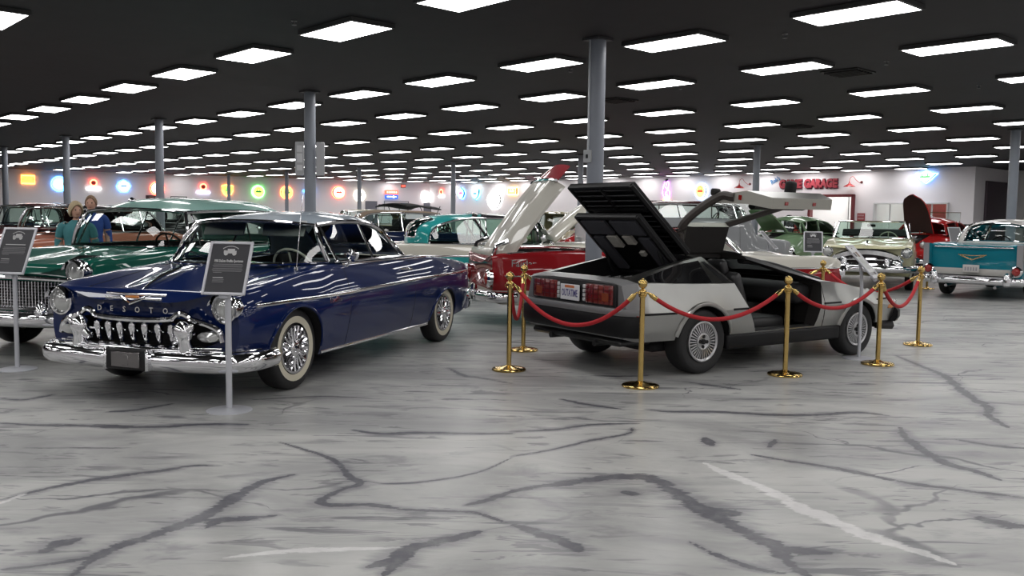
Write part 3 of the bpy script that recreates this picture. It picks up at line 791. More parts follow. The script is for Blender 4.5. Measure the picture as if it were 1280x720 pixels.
    # grille: surround, bar, teeth, guards, lamps
    def gx(y): return B.shift(2.34,y)
    up = [(-.79,.50),(-.76,.585),(-.66,.635),(-.55,.665),(-.50,.70),(-.455,.715),(-.41,.70),(-.36,.668),(-.2,.655),(0,.652)]
    up = up + [(-a,b) for a,b in reversed(up[:-1])]
    cu = [(gx(p[0])+.006,p[0],p[1]) for p in crom(up,4)]
    trim(car, cu, .020, .024, name='grille_surround')
    trim(car, [(gx(y)+.0,y,.435) for y in np.linspace(-.78,.78,24)], .018, .022, name='grille_lower_bar')
    trim(car, [(gx(y)-.07,y,.548) for y in np.linspace(-.52,.52,18)], .012, .012, name='grille_bar')
    bk = MB(); bk.box((2.12,0,.54),(.02,1.5,.26)); bk.build('grille_recess',[SHADOW],car)
    for i in range(7):
        y = -.36+.12*i; M = T(gx(y)-.02,y,.548)
        t = MB(); t.lathe([(.001,-.082),(.018,-.078),(.024,-.05),(.030,0),(.036,.045),(.030,.072),(.012,.084),(.001,.086)],14,M=M@RY(.12)@S3(1.25,.85,1)); t.build('grille_tooth',[CHROME],car)
    for sg in (1,-1):
        t = MB(); t.lathe([(.001,-.03),(.05,-.02),(.060,.05),(.052,.11),(.062,.15),(.075,.20),(.058,.245),(.025,.275),(.001,.28)],20,M=T(gx(.52)+.035,.52*sg,.385)@RX(.10*sg)@RY(.10)); t.build('bumper_guard',[CHROME],car)
        t = MB(); t.lathe([(.001,-.13),(.034,-.11),(.046,-.03),(.040,.05),(.020,.12),(.001,.135)],16,M=T(gx(.50)+.05,.50*sg,.56)@RX(-.95*sg)@RY(.15)); t.build('bumper_bullet',[CHROME],car)
        l = MB(); l.lathe([(.16,-.03),(.17,.0),(.155,.012)],28,M=T(gx(.70)-.01,.67*sg,.535)@RY(PI/2)@S3(.30,.75,1)); pb = l.build('parking_lamp',[CHROME],car)
        l = MB(); l.lathe([(.152,.0),(.13,.025),(.001,.04)],28,M=T(gx(.70)-.008,.67*sg,.535)@RY(PI/2)@S3(.30,.75,1)); l.build('parking_lamp_lens',[LENS],pb)
    bp = [(1.97,.955),(2.08,.965),(2.22,.955),(2.34,.91),(2.42,.82),(2.475,.6),(2.51,.3),(2.52,0)]
    bp = bp+[(a,-b) for a,b in reversed(bp[:-1])]
    bl = [(a,b,.345) for a,b in crom(bp,4)]
    bumper(car, bl, .165, .085, name='front_bumper')
    bumper(car, [(a-.02,b*.97,.425+.01*math.cos(b*3)) for a,b,_ in bl[6:-6]], .05, .05, name='front_bumper_rail')
    bk = MB(); bk.tube([(1.95,.80,.36),(2.05,.94,.345)],.03,6); bk.tube([(1.95,-.80,.36),(2.05,-.94,.345)],.03,6)
    for sg in (1,-1): bk.tube([(2.2,.45*sg,.34),(2.48,.45*sg,.34)],.04,6)
    bk.build('bumper_bracket',[SHADOW],car)
    ph = MB(); ph.box((2.595,.065,.355),(.03,.40,.165),bev=.012); ph.build('plate_holder',[BLACK],car)
    pp = MB(); pp.box((2.613,.065,.355),(.012,.27,.12),bev=.004); pp.box((2.617,.065,.355),(.012,.06,.09),bev=.004); pp.build('plate_mount',[mat('dull_plate',(.22,.21,.21),.2,.9)],car)
    for sg in (1,-1):
        pc = MB(); pc.box((2.59,.065+.20*sg,.355),(.07,.03,.175),bev=.012); pc.build('plate_holder_clip',[CHROME],car)
    rb = [(-2.55,.84),(-2.66,.82),(-2.72,.76),(-2.75,.65),(-2.79,.3),(-2.8,0)]; rb = rb+[(a,-b) for a,b in reversed(rb[:-1])]
    bumper(car, [(a,b,.40) for a,b in reversed(crom(rb,4))], .18, .06, name='rear_bumper')
    an = MB(); a = Vector(B.top3(1.35,.80)); an.tube([a,a+Vector((0,0,.03))],.018,8); an.tube([a,a+Vector((-.08,.02,.66))],.003,5); an.build('antenna',[CHROME],car)
    add_text('fender_script', 'Fireflite', .07, CHROME, T(*B.side3(.98,.725,.004,1))@RZ(PI)@RX(PI/2), car, .003)
    it = mat('blue_grey_upholstery',(.10,.13,.16),.6); bench(car,.35,1.35,.46,it); bench(car,-.75,1.3,.46,it)
    d = MB(); rbox(d,(1.0,0,.93),(.3,1.5,.22),bev=.05); d.build('dashboard',[body],car)
    steering(car,.72,.38,.98,.21,mat('ivory_wheel',(.6,.58,.5),.3))
    vs = MB(); 
    for sg in (1,-1): vs.box((0,0,0),(.02,.46,.16),bev=.008,M=T(.80,.33*sg,1.36)@RY(-.4))
    vs.build('sun_visor',[mat('pale_vinyl',(.55,.56,.54),.6)],car)
    for sg in (1,-1):
        wp = MB(); wp.tube([(1.36,.12*sg,1.085),(1.18,.45*sg,1.13)],.006,6); wp.tube([(1.25,.22*sg,1.11),(1.12,.62*sg,1.16)],.005,6); wp.build('wiper',[CHROME],car)
    return car
desoto()
# ------------------------------------------------------------------ stainless gullwing coupe (front right)
def gullwing():
    GREY = mat('grey_fascia', (.22,.22,.225), .38, .3)
    INNER = mat('charcoal_vinyl', (.020,.018,.017), .6, spec=.25)
    JAMB = mat('dull_stainless', (.42,.41,.37), .5, .7)
    car = thing('sports_car', 'brushed stainless wedge sports car with raised gullwing door and open engine cover', 'car', (2.355,10.0765,0), math.atan2(.559,.83))
    st = [(-2.10,.80,.905,.905,.60,.895,.72,.875,.62,.76,.38),(-2.02,.885,.925,.925,.64,.92,.80,.895,.62,.83,.36),(-1.9,.915,.945,.945,.66,.94,.84,.90,.615,.86,.355),
      (-1.5,.93,1.035,1.03,.61,1.02,.855,.885,.615,.885,.355),(-1.05,.93,1.125,1.12,.555,1.10,.855,.872,.615,.885,.355),(-.80,.93,1.152,1.148,.53,1.125,.855,.868,.615,.885,.355),(-.3,.93,1.150,1.145,.53,1.12,.855,.865,.615,.885,.355),
      (.25,.93,1.01,1.01,.61,.99,.85,.862,.61,.885,.355),(.80,.93,.855,.852,.70,.845,.845,.835,.60,.885,.355),(1.25,.925,.785,.78,.62,.775,.83,.765,.585,.875,.355),(1.75,.905,.69,.685,.58,.68,.80,.67,.55,.85,.35),
      (1.98,.87,.62,.615,.55,.61,.76,.60,.50,.80,.34),(2.06,.80,.575,.57,.52,.565,.70,.56,.47,.74,.34)]
    B = Body(st, bowf=(1.3,.10), bowr=(-1.95,.035), sub=4, nx=70, crease=True)
    cuts = []
    def prism(poly, a, b, ax): m = MB(); m.prism(poly,a,b,ax); cuts.append(cutter(m))
    prism([(.76,.30),(.78,.78),(-.27,1.085),(-.86,1.09),(-.86,.30)], -.50,.50,'y')
    prism([(.62,.30),(.62,.80),(-.70,.80),(-.55,.30)], -.76,.76,'y')
    prism([(.83,-.60),(.83,.60),(-.24,.46),(-.24,-.46)], .70, 1.3, 'z')             # windscreen aperture
    prism([(.46,.375),(.595,.835),(.50,.875),(-.27,1.085),(-.29,1.4),(-.925,1.4),(-.925,1.165),(-.465,.375)], -1.3,-.21,'y')   # near door aperture
    prism([(.50,.885),(-.30,1.07),(-.80,1.08),(-.66,.885)], .35,1.3,'y')              # far side window
    prism([(-.96,-.50),(-.96,.50),(-1.97,.58),(-1.97,-.58)], .70,1.5,'z')             # engine bay
    a1 = arch_cutter(-1.2065,.31,.375,.55,1.3); a2 = arch_cutter(1.2065,.29,.35,.55,1.3)
    o = B.build(); boolean(o, cuts+[a1,a2])
    bisect(o, [((-1.99,0,0),(1,0,0)),((0,0,.69),(0,0,1)),((0,0,.635),(0,0,1)),((1.9,0,0),(1,0,0)),((.86,0,0),(1,0,0)),((.47,0,0),(1,0,0)),((-.70,0,0),(1,0,0))])
    def cl(c,n,mi):
        if mi == 1:
            if abs(c.y) > .54 and min(abs(c.x-1.2065),abs(c.x+1.2065)) < .40 and c.z < .72: return 'wheel_well'+('#1' if c.x>0 else '#2')+('L' if c.y>0 else 'R')
            return 'cabin_shell' if c.x > -.9 and c.x < .9 else 'engine_bay'
        s_ = '#L' if c.y > 0 else '#R'
        if c.x < -1.99 and c.z < .635: return 'rear_bumper'
        if c.x < -1.99: return 'tail_panel'
        if c.x > 1.9: return 'front_bumper'
        if c.x > .86 and n.z > .6: return 'hood'
        if c.x > .47 : return ('front_fender'+s_ if c.z < .9 and abs(c.y)>.4 else 'windshield_frame')
        if c.x < -.70: return 'rear_quarter'+s_
        if c.z > .88: return 'roof'
        return 'left_door' if c.y > 0 else 'rear_quarter#R'
    mm = {'engine_bay':BLACK,'cabin_shell':INNER,'wheel_well':SHADOW,'rear_bumper':GREY,'tail_panel':GREY,'front_bumper':GREY,'windshield_frame':RUBBERBLK,'roof':RUBBERBLK}
    P = split_parts(o, cl, car, lambda nm: [mm.get(nm,STEEL)]*2, sharp=14)
    # wheels
    for x,r,wd in ((-1.2065,.318,.235),(1.2065,.298,.195)):
        for sg in (1,-1): wheel(car, x, (.925-wd/2-.03)*sg, r, wd, 'turbine', False, .615)
    for x,z,r in ((-1.2065,.31,.375),(1.2065,.29,.35)):
        for sg in (1,-1):
            pts=[B.side3(x+r*math.cos(a), z+r*math.sin(a), .008, sg) for a in np.linspace(.0,PI,30) if z+r*math.sin(a) > .36]
            trim(car, pts, .016, .022, m=STEEL, name='arch_flare')
    # black rub strip, sills
    for sg in (1,-1):
        for x0,x1 in ((-1.98,-1.60),(-.83,-.62 if sg<0 else .55),(.57,.86),(1.56,1.9)):
            trim(car, [B.side3(x,.617,.004,sg) for x in np.linspace(x0,x1,8)], .006,.011, m=RUBBERBLK, name='rub_strip')
        s_ = MB(); s_.box((0,.86*sg,.29),(1.76,.10,.15),bev=.03,seg=3); s_.build('rocker_panel',[RUBBERBLK],car)
        s_ = MB(); s_.box((0,.79*sg,.365),(1.0,.16,.03),bev=.01); s_.build('sill_plate',[mat('scuffed_sill',(.03,.03,.03),.3)],car)
    fl = MB(); fl.box((0,0,.26),(3.3,1.3,.10),bev=.03); fl.build('underbody',[SHADOW],car)
    # dark quarter glass panels with louvre vent behind the door
    def surf(x,z,sg,out=.004):
        return B.side3(x,z,out,sg)
    for sg in (1,-1):
        lo=[(-1.93,.915),(-1.6,.893),(-1.3,.882),(-1.06,.880)]; hi=[(-1.93,.92),(-1.6,.985),(-1.3,1.045),(-.99,1.085)]
        L_=crom([(a,0,b) for a,b in lo],5); H_=crom([(a,0,b) for a,b in hi],5)
        g=[[surf(l[0]*(1-t)+h[0]*t, l[2]*(1-t)+h[2]*t, sg) for l,h in zip(L_,H_)] for t in np.linspace(0,1,5)]
        MB().grid(g).build('quarter_window',[mat('black_glass',(.008,.008,.009),.03,coat=1)],car)
        g=[[surf(x0*(1-t)+x1*t, .885*(1-t)+1.075*t, sg,.004) for x0,x1 in zip(np.linspace(-.90,-.80,3),np.linspace(-.97,-.915,3))] for t in np.linspace(0,1,6)]
        MB().grid(g).build('pillar_vent',[RUBBERBLK],car)
    # windscreen
    g=[]
    for t in np.linspace(0,1,8):
        x=.83-1.07*t; yw=.60-.14*t; g.append([(x,yw*v,B.top(x,abs(yw*v))+.004) for v in np.linspace(-1,1,12)])
    MB().grid(g).build('windshield',[CLEAR],car,fix=False)
    pl=MB()
    for sg in (1,-1): pl.tube([(x,(.605-.14*(.83-x)/1.07+.02)*sg,B.top(x,.6)+.004) for x in np.linspace(.83,-.26,10)],.055,8,ry=.035)
    pl.tube([(-.25,y,B.top(-.25,y)+.006) for y in np.linspace(-.48,.48,8)],.02,6); pl.tube([(.83,y,B.top(.83,y)+.004) for y in np.linspace(-.6,.6,8)],.015,6)
    pl.build('windshield_surround',[RUBBERBLK],car)
    g=[[(x0*(1-t)+x1*t, (.85*(1-t)+.60*t), .885*(1-t)+1.07*t) for x0,x1 in zip(np.linspace(.50,-.66,8),np.linspace(-.28,-.80,8))] for t in (0,.5,1)]
    MB().grid(g).build('side_window',[CLEAR],car,fix=False)
    # rear: lamps, plate, fascia
    X=-2.115
    bz=MB(); bz.box((-2.105,0,.775),(.05,1.34,.215),bev=.02,seg=2); bz.build('lamp_panel',[BLACK],car)
    for sg in (1,-1):
        l=MB(); l.box((X-.012,.43*sg,.775),(.03,.40,.185),bev=.012,seg=2)
        o=l.build('tail_lamp',[mat('smoked_red_lens',(.16,.012,.010),.2,coat=1,noise=.35,nscale=6)],car)
        gr=MB()
        for k in range(5): gr.box((X-.028,.43*sg-.16+.08*k,.775),(.004,.006,.175))
        for k in range(3): gr.box((X-.028,.43*sg,.73+.045*k),(.004,.39,.005))
        gr.build('lens_grid',[mat('dark_red',(.05,.004,.004),.4)],o)
        am=MB(); am.box((X-.029,.53*sg,.755),(.004,.10,.08),bev=.002); am.build('amber_indicator',[mat('dim_amber',(.22,.05,.02),.25)],o)
        w_=MB()
        for k in range(4): w_.box((X-.014,.205*sg,.712+.042*k),(.03,.035,.036),bev=.005)
        w_.build('reverse_lamp',[mat('clear_lens',(.55,.55,.55),.2,coat=1)],car)
    plate(car,(X-.035,0,.765),PI,'OUTATIME',(.30,.155),(.70,.70,.72),(.08,.07,.22),header=(.55,.16,.05))
    rl=MB(); rl.sweep([(-1.98,.885,.63),(-2.06,.86,.63),(-2.13,.78,.63),(-2.155,.6,.63),(-2.165,0,.63),(-2.155,-.6,.63),(-2.13,-.78,.63),(-2.06,-.86,.63),(-1.98,-.885,.63)],[(-.03,-.03),(.02,-.03),(.03,0),(.02,.03),(-.03,.03)]); rl.build('rear_fascia_lip',[GREY],car)
    bb=MB(); bb.sweep([(-2.02,.895,.50),(-2.07,.875,.50),(-2.12,.79,.50),(-2.145,.6,.50),(-2.155,0,.50),(-2.145,-.6,.50),(-2.12,-.79,.50),(-2.07,-.875,.50),(-2.02,-.895,.50)],[(-.04,-.10),(.01,-.10),(.025,-.06),(.025,.07),(.01,.10),(-.04,.10)]); bb.build('rear_bumper_pad',[RUBBERBLK],car)
    va=MB(); va.box((-1.9,0,.33),(.4,1.4,.06),bev=.02); va.tube([(-1.95,.35,.30),(-2.12,.35,.30)],.03,10); va.tube([(-1.95,-.35,.30),(-2.12,-.35,.30)],.03,10); va.build('exhaust',[mat('dark_metal',(.05,.05,.05),.4,.8)],car)
    # front fascia
    fb=MB(); fb.sweep([(1.90,-.90,.44),(2.02,-.85,.44),(2.13,-.66,.44),(2.19,-.3,.44),(2.205,0,.44),(2.19,.3,.44),(2.13,.66,.44),(2.02,.85,.44),(1.90,.90,.44)],[(-.05,-.09),(.0,-.09),(.03,-.04),(.03,.03),(0,.07),(-.05,.07)]); fb.build('front_bumper_pad',[RUBBERBLK],car)
    sp=MB(); sp.sweep([(1.70,-.86,.31),(1.95,-.84,.29),(2.08,-.6,.28),(2.13,0,.28),(2.08,.6,.28),(1.95,.84,.29),(1.70,.86,.31)],[(-.08,-.04),(.0,-.04),(.02,0),(0,.06),(-.08,.06)]); sp.build('air_dam',[RUBBERBLK],car)
    for sg in (1,-1):
        h=MB(); h.box((2.135,.55*sg,.545),(.05,.40,.07),bev=.01); h.build('headlamp_pair',[LENS],car)
        k=MB(); k.box((1.80,B.side(1.80,.53)*sg,.53),(.10,.012,.045),bev=.004); k.build('side_marker',[AMBER],car)
        k=MB(); k.box((-2.02,(B.side(-2.02,.585)+.004)*sg,.585),(.08,.014,.045),bev=.004); k.build('rear_side_marker',[REDLENS],car)
        fd=MB(); fd.lathe([(.052,0),(.052,.012),(.001,.014)],18,M=T(1.45,B.side(1.45,.70)*sg-.01*sg,.69)@RX(-PI/2*sg)@RX(.3*sg)); 
        if sg<0: fd.build('fuel_cap',[mat('pale_cap',(.5,.5,.48),.3,.8)],car)
    gl=MB()
    for sg in (1,-1): gl.tube([B.top3(x,.60*sg,.001) for x in np.linspace(.88,1.88,12)],.004,5)
    gl.tube([B.top3(x,0,.001) for x in np.linspace(.9,1.9,10)],.003,5)
    for sg in (1,-1): gl.tube(side_line(B,.585,.37,.835,sg,out=.0),.004,5)
    gl.tube([B.side3(-.465-.46*(z-.375)/.79,z,0,1) for z in np.linspace(.375,.86,10)],.004,5)
    gl.build('panel_shut_lines',[GAP],car)
    # engine bay contents
    e=MB(); e.box((-1.45,0,.80),(.55,.5,.14),bev=.04,seg=2)
    for k in range(3):
        for sg in (1,-1): e.tube([(-1.25-.16*k,.08*sg,.88),(-1.25-.16*k,.22*sg,.86),(-1.25-.16*k,.30*sg,.78)],.028,8)
    e.build('engine',[mat('engine_grey',(.10,.10,.10),.4,.7)],car)
    # raised louvre panel and raised engine cover
    def panel(name, hinge, tip, yw0, yw1, kids):
        hx,hz=hinge; tx,tz=tip; L_=math.hypot(tx-hx,tz-hz); ang=math.atan2(tz-hz, -(tx-hx))
        M=T(hx,0,hz)@RY(ang)          # local -x runs along the panel, local -z is its underside
        fr=MB(); t=.03
        def pt(s,v,zz): yw=yw0+(yw1-yw0)*s; return M@Vector((-L_*s, yw*v, zz))
        fr.add([pt(0,-1,0),pt(0,1,0),pt(1,1,0),pt(1,-1,0),pt(0,-1,t),pt(0,1,t),pt(1,1,t),pt(1,-1,t)],[(0,1,2,3),(4,7,6,5),(0,4,5,1),(1,5,6,2),(2,6,7,3),(3,7,4,0)])
        for v in (-.96,.96): fr.tube([pt(0,v,-.015),pt(1,v,-.015)],.028,6)
        for s_ in (.02,.985): fr.tube([pt(s_,-.96,-.015),pt(s_,.96,-.015)],.026,6)
        o=fr.build(name,[RUBBERBLK],car,sharp=30); kids(o,pt,M,L_); return o
    def kids_louvre(o,pt,M,L_):
        r=MB(); r.tube([pt(.03,0,-.02),pt(.97,0,-.02)],.025,6)
        for s_ in (.36,.66): r.tube([pt(s_,-.93,-.02),pt(s_,.93,-.02)],.022,6)
        r.build('louvre_rib',[RUBBERBLK],o)
        for k in range(12):
            s_=.08+.075*k; sl=MB(); a=[pt(s_,-.88,-.004),pt(s_,.88,-.004),pt(s_+.045,.88,-.035),pt(s_+.045,-.88,-.035)]
            sl.add(a+[p+Vector((0,0,.008)) for p in a],[(0,1,2,3),(4,7,6,5),(0,4,5,1),(2,6,7,3),(1,5,6,2),(3,7,4,0)]); sl.build('louvre_slat',[mat('slat_black',(.022,.022,.026),.5)],o)
    def kids_cover(o,pt,M,L_):
        def pad(name,s0,s1,v0,v1,m,h=.03):
            p=MB(); V=[pt(s0,v0,-.012),pt(s0,v1,-.012),pt(s1,v1,-.012),pt(s1,v0,-.012)]; n=(M.to_3x3()@Vector((0,0,-h)))
            p.add(V+[v+n for v in V],[(0,1,2,3),(4,7,6,5),(0,4,5,1),(1,5,6,2),(2,6,7,3),(3,7,4,0)]); p.build(name,[m],o,smooth=False)
        PAD=mat('insulation_pad',(.045,.045,.055),.8,noise=.25,nscale=30)
        pad('sound_pad',.72,.94,.10,.88,PAD); pad('sound_pad',.72,.94,-.88,-.06,PAD); pad('sound_pad',.10,.66,.55,.88,PAD); pad('sound_pad',.10,.66,-.88,-.55,PAD)
        LB_=mat('worn_paper_label',(.40,.38,.34),.8,noise=.2,nscale=40)
        pad('instruction_label',.50,.68,.12,.42,LB_,.032); pad('instruction_label',.56,.69,-.36,-.10,LB_,.032); pad('instruction_label',.36,.42,-.38,-.24,LB_,.032)
    panel('rear_louvre',(-1.03,1.16),(-1.80,1.825),.50,.50,kids_louvre)
    panel('engine_cover',(-1.06,.93),(-1.71,1.525),.49,.49,kids_cover)
    for y in (.42,-.42):
        g_=MB(); g_.tube([(-1.25,y,.93),(-1.48,y,1.36)],.010,6); g_.tube([(-1.25,y,.93),(-1.37,y,1.16)],.016,6); g_.build('gas_strut',[BLACK],car)
    # interior
    def seat(y):
        s_=MB(); rbox(s_,(.02,y,.40),(.52,.50,.15),bev=.05); rbox(s_,(0,0,0),(.15,.48,.62),bev=.06,M=T(-.36,y,.66)@RY(-.38)); rbox(s_,(0,0,0),(.11,.26,.16),bev=.04,M=T(-.53,y,1.0)@RY(-.38))
        s_.build('bucket_seat',[mat('black_leather',(.016,.016,.017),.4)],car)
    seat(.40); seat(-.40)
    t=MB(); rbox(t,(-.05,0,.44),(1.2,.24,.24),bev=.05); t.build('centre_tunnel',[INNER],car)
    d=MB(); rbox(d,(.62,0,.70),(.36,1.36,.22),bev=.07); d.build('dashboard',[mat('grey_dash',(.035,.035,.037),.7,spec=.3)],car)
    steering(car,.30,.40,.72,.18,BLACK,tilt=.45)
    mr=MB(); mr.box((-.10,0,1.03),(.03,.22,.06),bev=.012,seg=2); mr.tube([(-.10,0,1.05),(-.16,0,1.10)],.008,6); mr.build('rear_view_mirror',[BLACK],car)
    # raised gullwing door, built shut then swung about its roof hinge
    y0,z0=-.21,1.148; H=T(0,y0,z0)@RX(-math.radians(82))@T(0,-y0,-z0)
    F=B.F
    def rowA(x): return (-.215, float(F[1](x))-.002)
    def rowB(x): return (-float(F[3](x)), float(F[4](x)))
    def rowC(x): return (-float(F[5](x)), float(F[6](x)))
    def rowD(x): return (-float(F[0](x)), float(F[7](x)))
    def rowE(x): return (-.892,.385)
    rows=[(rowA,-.915,-.295),(rowB,-.905,-.285),(rowC,-.735,.575),(rowD,-.60,.535),(rowE,-.475,.455)]
    def rpts(k,n,off=0,ins=0):
        f,a,b=rows[k]; out=[]
        for x in np.linspace(a+ins,b-ins,n):
            y,z=f(x); out.append(Vector((x,y,z)))
        return out
    n=14
    def offs(pts,dy,dz): return [Vector((p.x,p.y+dy,p.z+dz)) for p in pts]
    A_,B_,C_,D_,E_=[rpts(k,n) for k in range(5)]
    iA,iB,iC,iD,iE=offs(A_,0,-.05),offs(B_,.035,-.055),offs(C_,.085,-.01),offs(D_,.13,0),offs(E_,.11,.0)
    def slab(name, outer, inner, mo, mi_, me_=None, parent=car, closed=True):
        # outer/inner lists of rows -> shell with edge faces
        R_,C0=len(outer),len(outer[0]); mb=MB()
        G1=[[H@p for p in r] for r in outer]; G2=[[H@p for p in r] for r in inner]
        mb.grid(G1,0); mb.grid(G2,1)
        loop=[(0,j) for j in range(C0)]+[(i,C0-1) for i in range(1,R_)]+[(R_-1,j) for j in range(C0-2,-1,-1)]+[(i,0) for i in range(R_-2,0,-1)]
        for (a,b) in zip(loop,loop[1:]+loop[:1]): mb.add([G1[a[0]][a[1]],G1[b[0]][b[1]],G2[b[0]][b[1]],G2[a[0]][a[1]]],[(0,1,2,3)],2)
        return mb.build(name,[mo,mi_,me_ or mi_],parent,sharp=20)
    def mid(P,Q,t): return [p.lerp(q,t) for p,q in zip(P,Q)]
    door=slab('gullwing_door',[C_,mid(C_,D_,.5),D_,mid(D_,E_,.5),E_],[iC,mid(iC,iD,.5),iD,mid(iD,iE,.5),iE],STEEL,INNER,JAMB)
    slab('door_roof_panel',[A_,mid(A_,B_,.5),B_],[iA,mid(iA,iB,.5),iB],STEEL,INNER,JAMB,door)
    # window frame between roof edge and belt
    fr=MB()
    arc=curve3([tuple(H@(A_[0]+Vector((0,.0,-.03)))),tuple(H@(B_[0]+Vector((-.02,.015,-.02)))),tuple(H@(C_[0]+Vector((0,.03,0)))),tuple(H@(C_[0].lerp(D_[0],.6)+Vector((0,.05,0))))],6)
    fr.tube(arc,[.05]*6+[.06]*12+[.05],8,ry=.045)
    fr.tube([H@(B_[n-1].lerp(C_[n-1],t)+Vector((.0,.02,-.012))) for t in np.linspace(0,1,6)],.03,8,ry=.035)
    # frame rear lower return
    fr.tube([H@(p+Vector((0,.03,0))) for p in C_],.03,8)
    fr.build('door_window_frame',[mat('brown_black_trim',(.045,.036,.032),.5)],door)
    g=[[H@(B_[j].lerp(C_[j],t)+Vector((0,.012,-.008))) for j in range(1,n-1)] for t in np.linspace(.03,.97,4)]
    MB().grid(g).build('door_glass',[DARKG if False else CLEAR],door,fix=False)
    # inner trim: armrest, pull strap, speaker panel, marker lamps in the jamb
    ar=MB(); q=[iD[i]+Vector((0,.03,.06)) for i in range(2,n-2)]; ar.tube([H@p for p in q],.05,8,ry=.035); ar.build('armrest',[INNER],door)
    for (i,P1,P2,t) in ((0,C_,D_,.8),(n-1,C_,D_,.5)):
        p=P1[i].lerp(P2[i],t)+Vector((-.004 if i==0 else .004,.06,0)); m=MB(); m.box((0,0,0),(.01,.05,.05),bev=.003,M=H@T(*p)); m.build('door_marker_lamp',[REDLENS],door)
    for t in (.25,.75):
        p=E_[int(t*(n-1))]+Vector((0,.055,-.004)); m=MB(); m.box((0,0,0),(.05,.035,.008),bev=.002,M=H@T(*p)); m.build('door_marker_lamp',[REDLENS],door)
    m=MB(); p=C_[n-2]+Vector((-.05,-.09,.06)); rbox(m,(0,0,0),(.10,.17,.11),bev=.03,M=H@T(*p)); m.tube([H@(C_[n-2]+Vector((-.05,0,.0))),H@p],.018,8); m.build('wing_mirror',[BLACK],door)
    la=MB(); la.box((0,0,0),(.09,.07,.08),bev=.015,M=H@T(*(C_[0]+Vector((.02,-.02,.05)))))
    la.build('door_latch',[INNER],door)
    st_=MB(); st_.tube([(-.62,-.10,1.10),H@(iB[5]+Vector((0,0,0)))],.014,8); st_.build('door_strut',[BLACK],car)
    return car
gullwing()
# ------------------------------------------------------------------ other period cars
def std_stations(c):
    xr,xf=c['L']; ar,af=c['ax']; w=c['w']; b=c['belt']; hd=c['hood']; ns=c['nose']; dk=c['deck']; tl=c['tail']; fr=c.get('fin',.02); ff=c.get('ff',.03); xc=c['xc']; xd=c['xd']; zb=c.get('zb',.25)
    return [(xr,w*.86,tl,tl,w*.78,tl+fr,w*.84,tl-.06,.62,w*.80,zb+.10),(xr+.12,w*.94,tl+.03,tl+.03,w*.83,tl+fr+.04,w*.91,tl-.03,.64,w*.86,zb+.06),
     (ar,w,dk,dk-.005,w*.84,dk+fr*.6,w*.94,b-.06,.70,w*.91,zb+.02),(xd,w*1.0,b,b-.005,w*.82,b+.005,w*.93,b-.06,.70,w*.92,zb),(0,w*1.0,b+.01,b+.01,w*.8,b+.01,w*.92,b-.06,.70,w*.92,zb),
     (xc,w*1.0,b+.01,b+.0,w*.81,b,w*.92,b-.07,.70,w*.92,zb),(af,w*.995,hd+.02,hd-.02,w*.84,hd+ff*.6,w*.94,hd-.08,.68,w*.91,zb+.01),
     (xf-.35,w*.97,ns+.06,ns+.03,w*.84,ns+.05+ff,w*.93,ns-.03,.62,w*.89,zb+.05),(xf-.08,w*.94,ns+.01,ns,w*.83,ns+.02+ff,w*.91,ns-.06,.58,w*.87,zb+.08),(xf,w*.90,ns-.05,ns-.05,w*.81,ns-.02+ff,w*.88,ns-.10,.56,w*.84,zb+.10)]
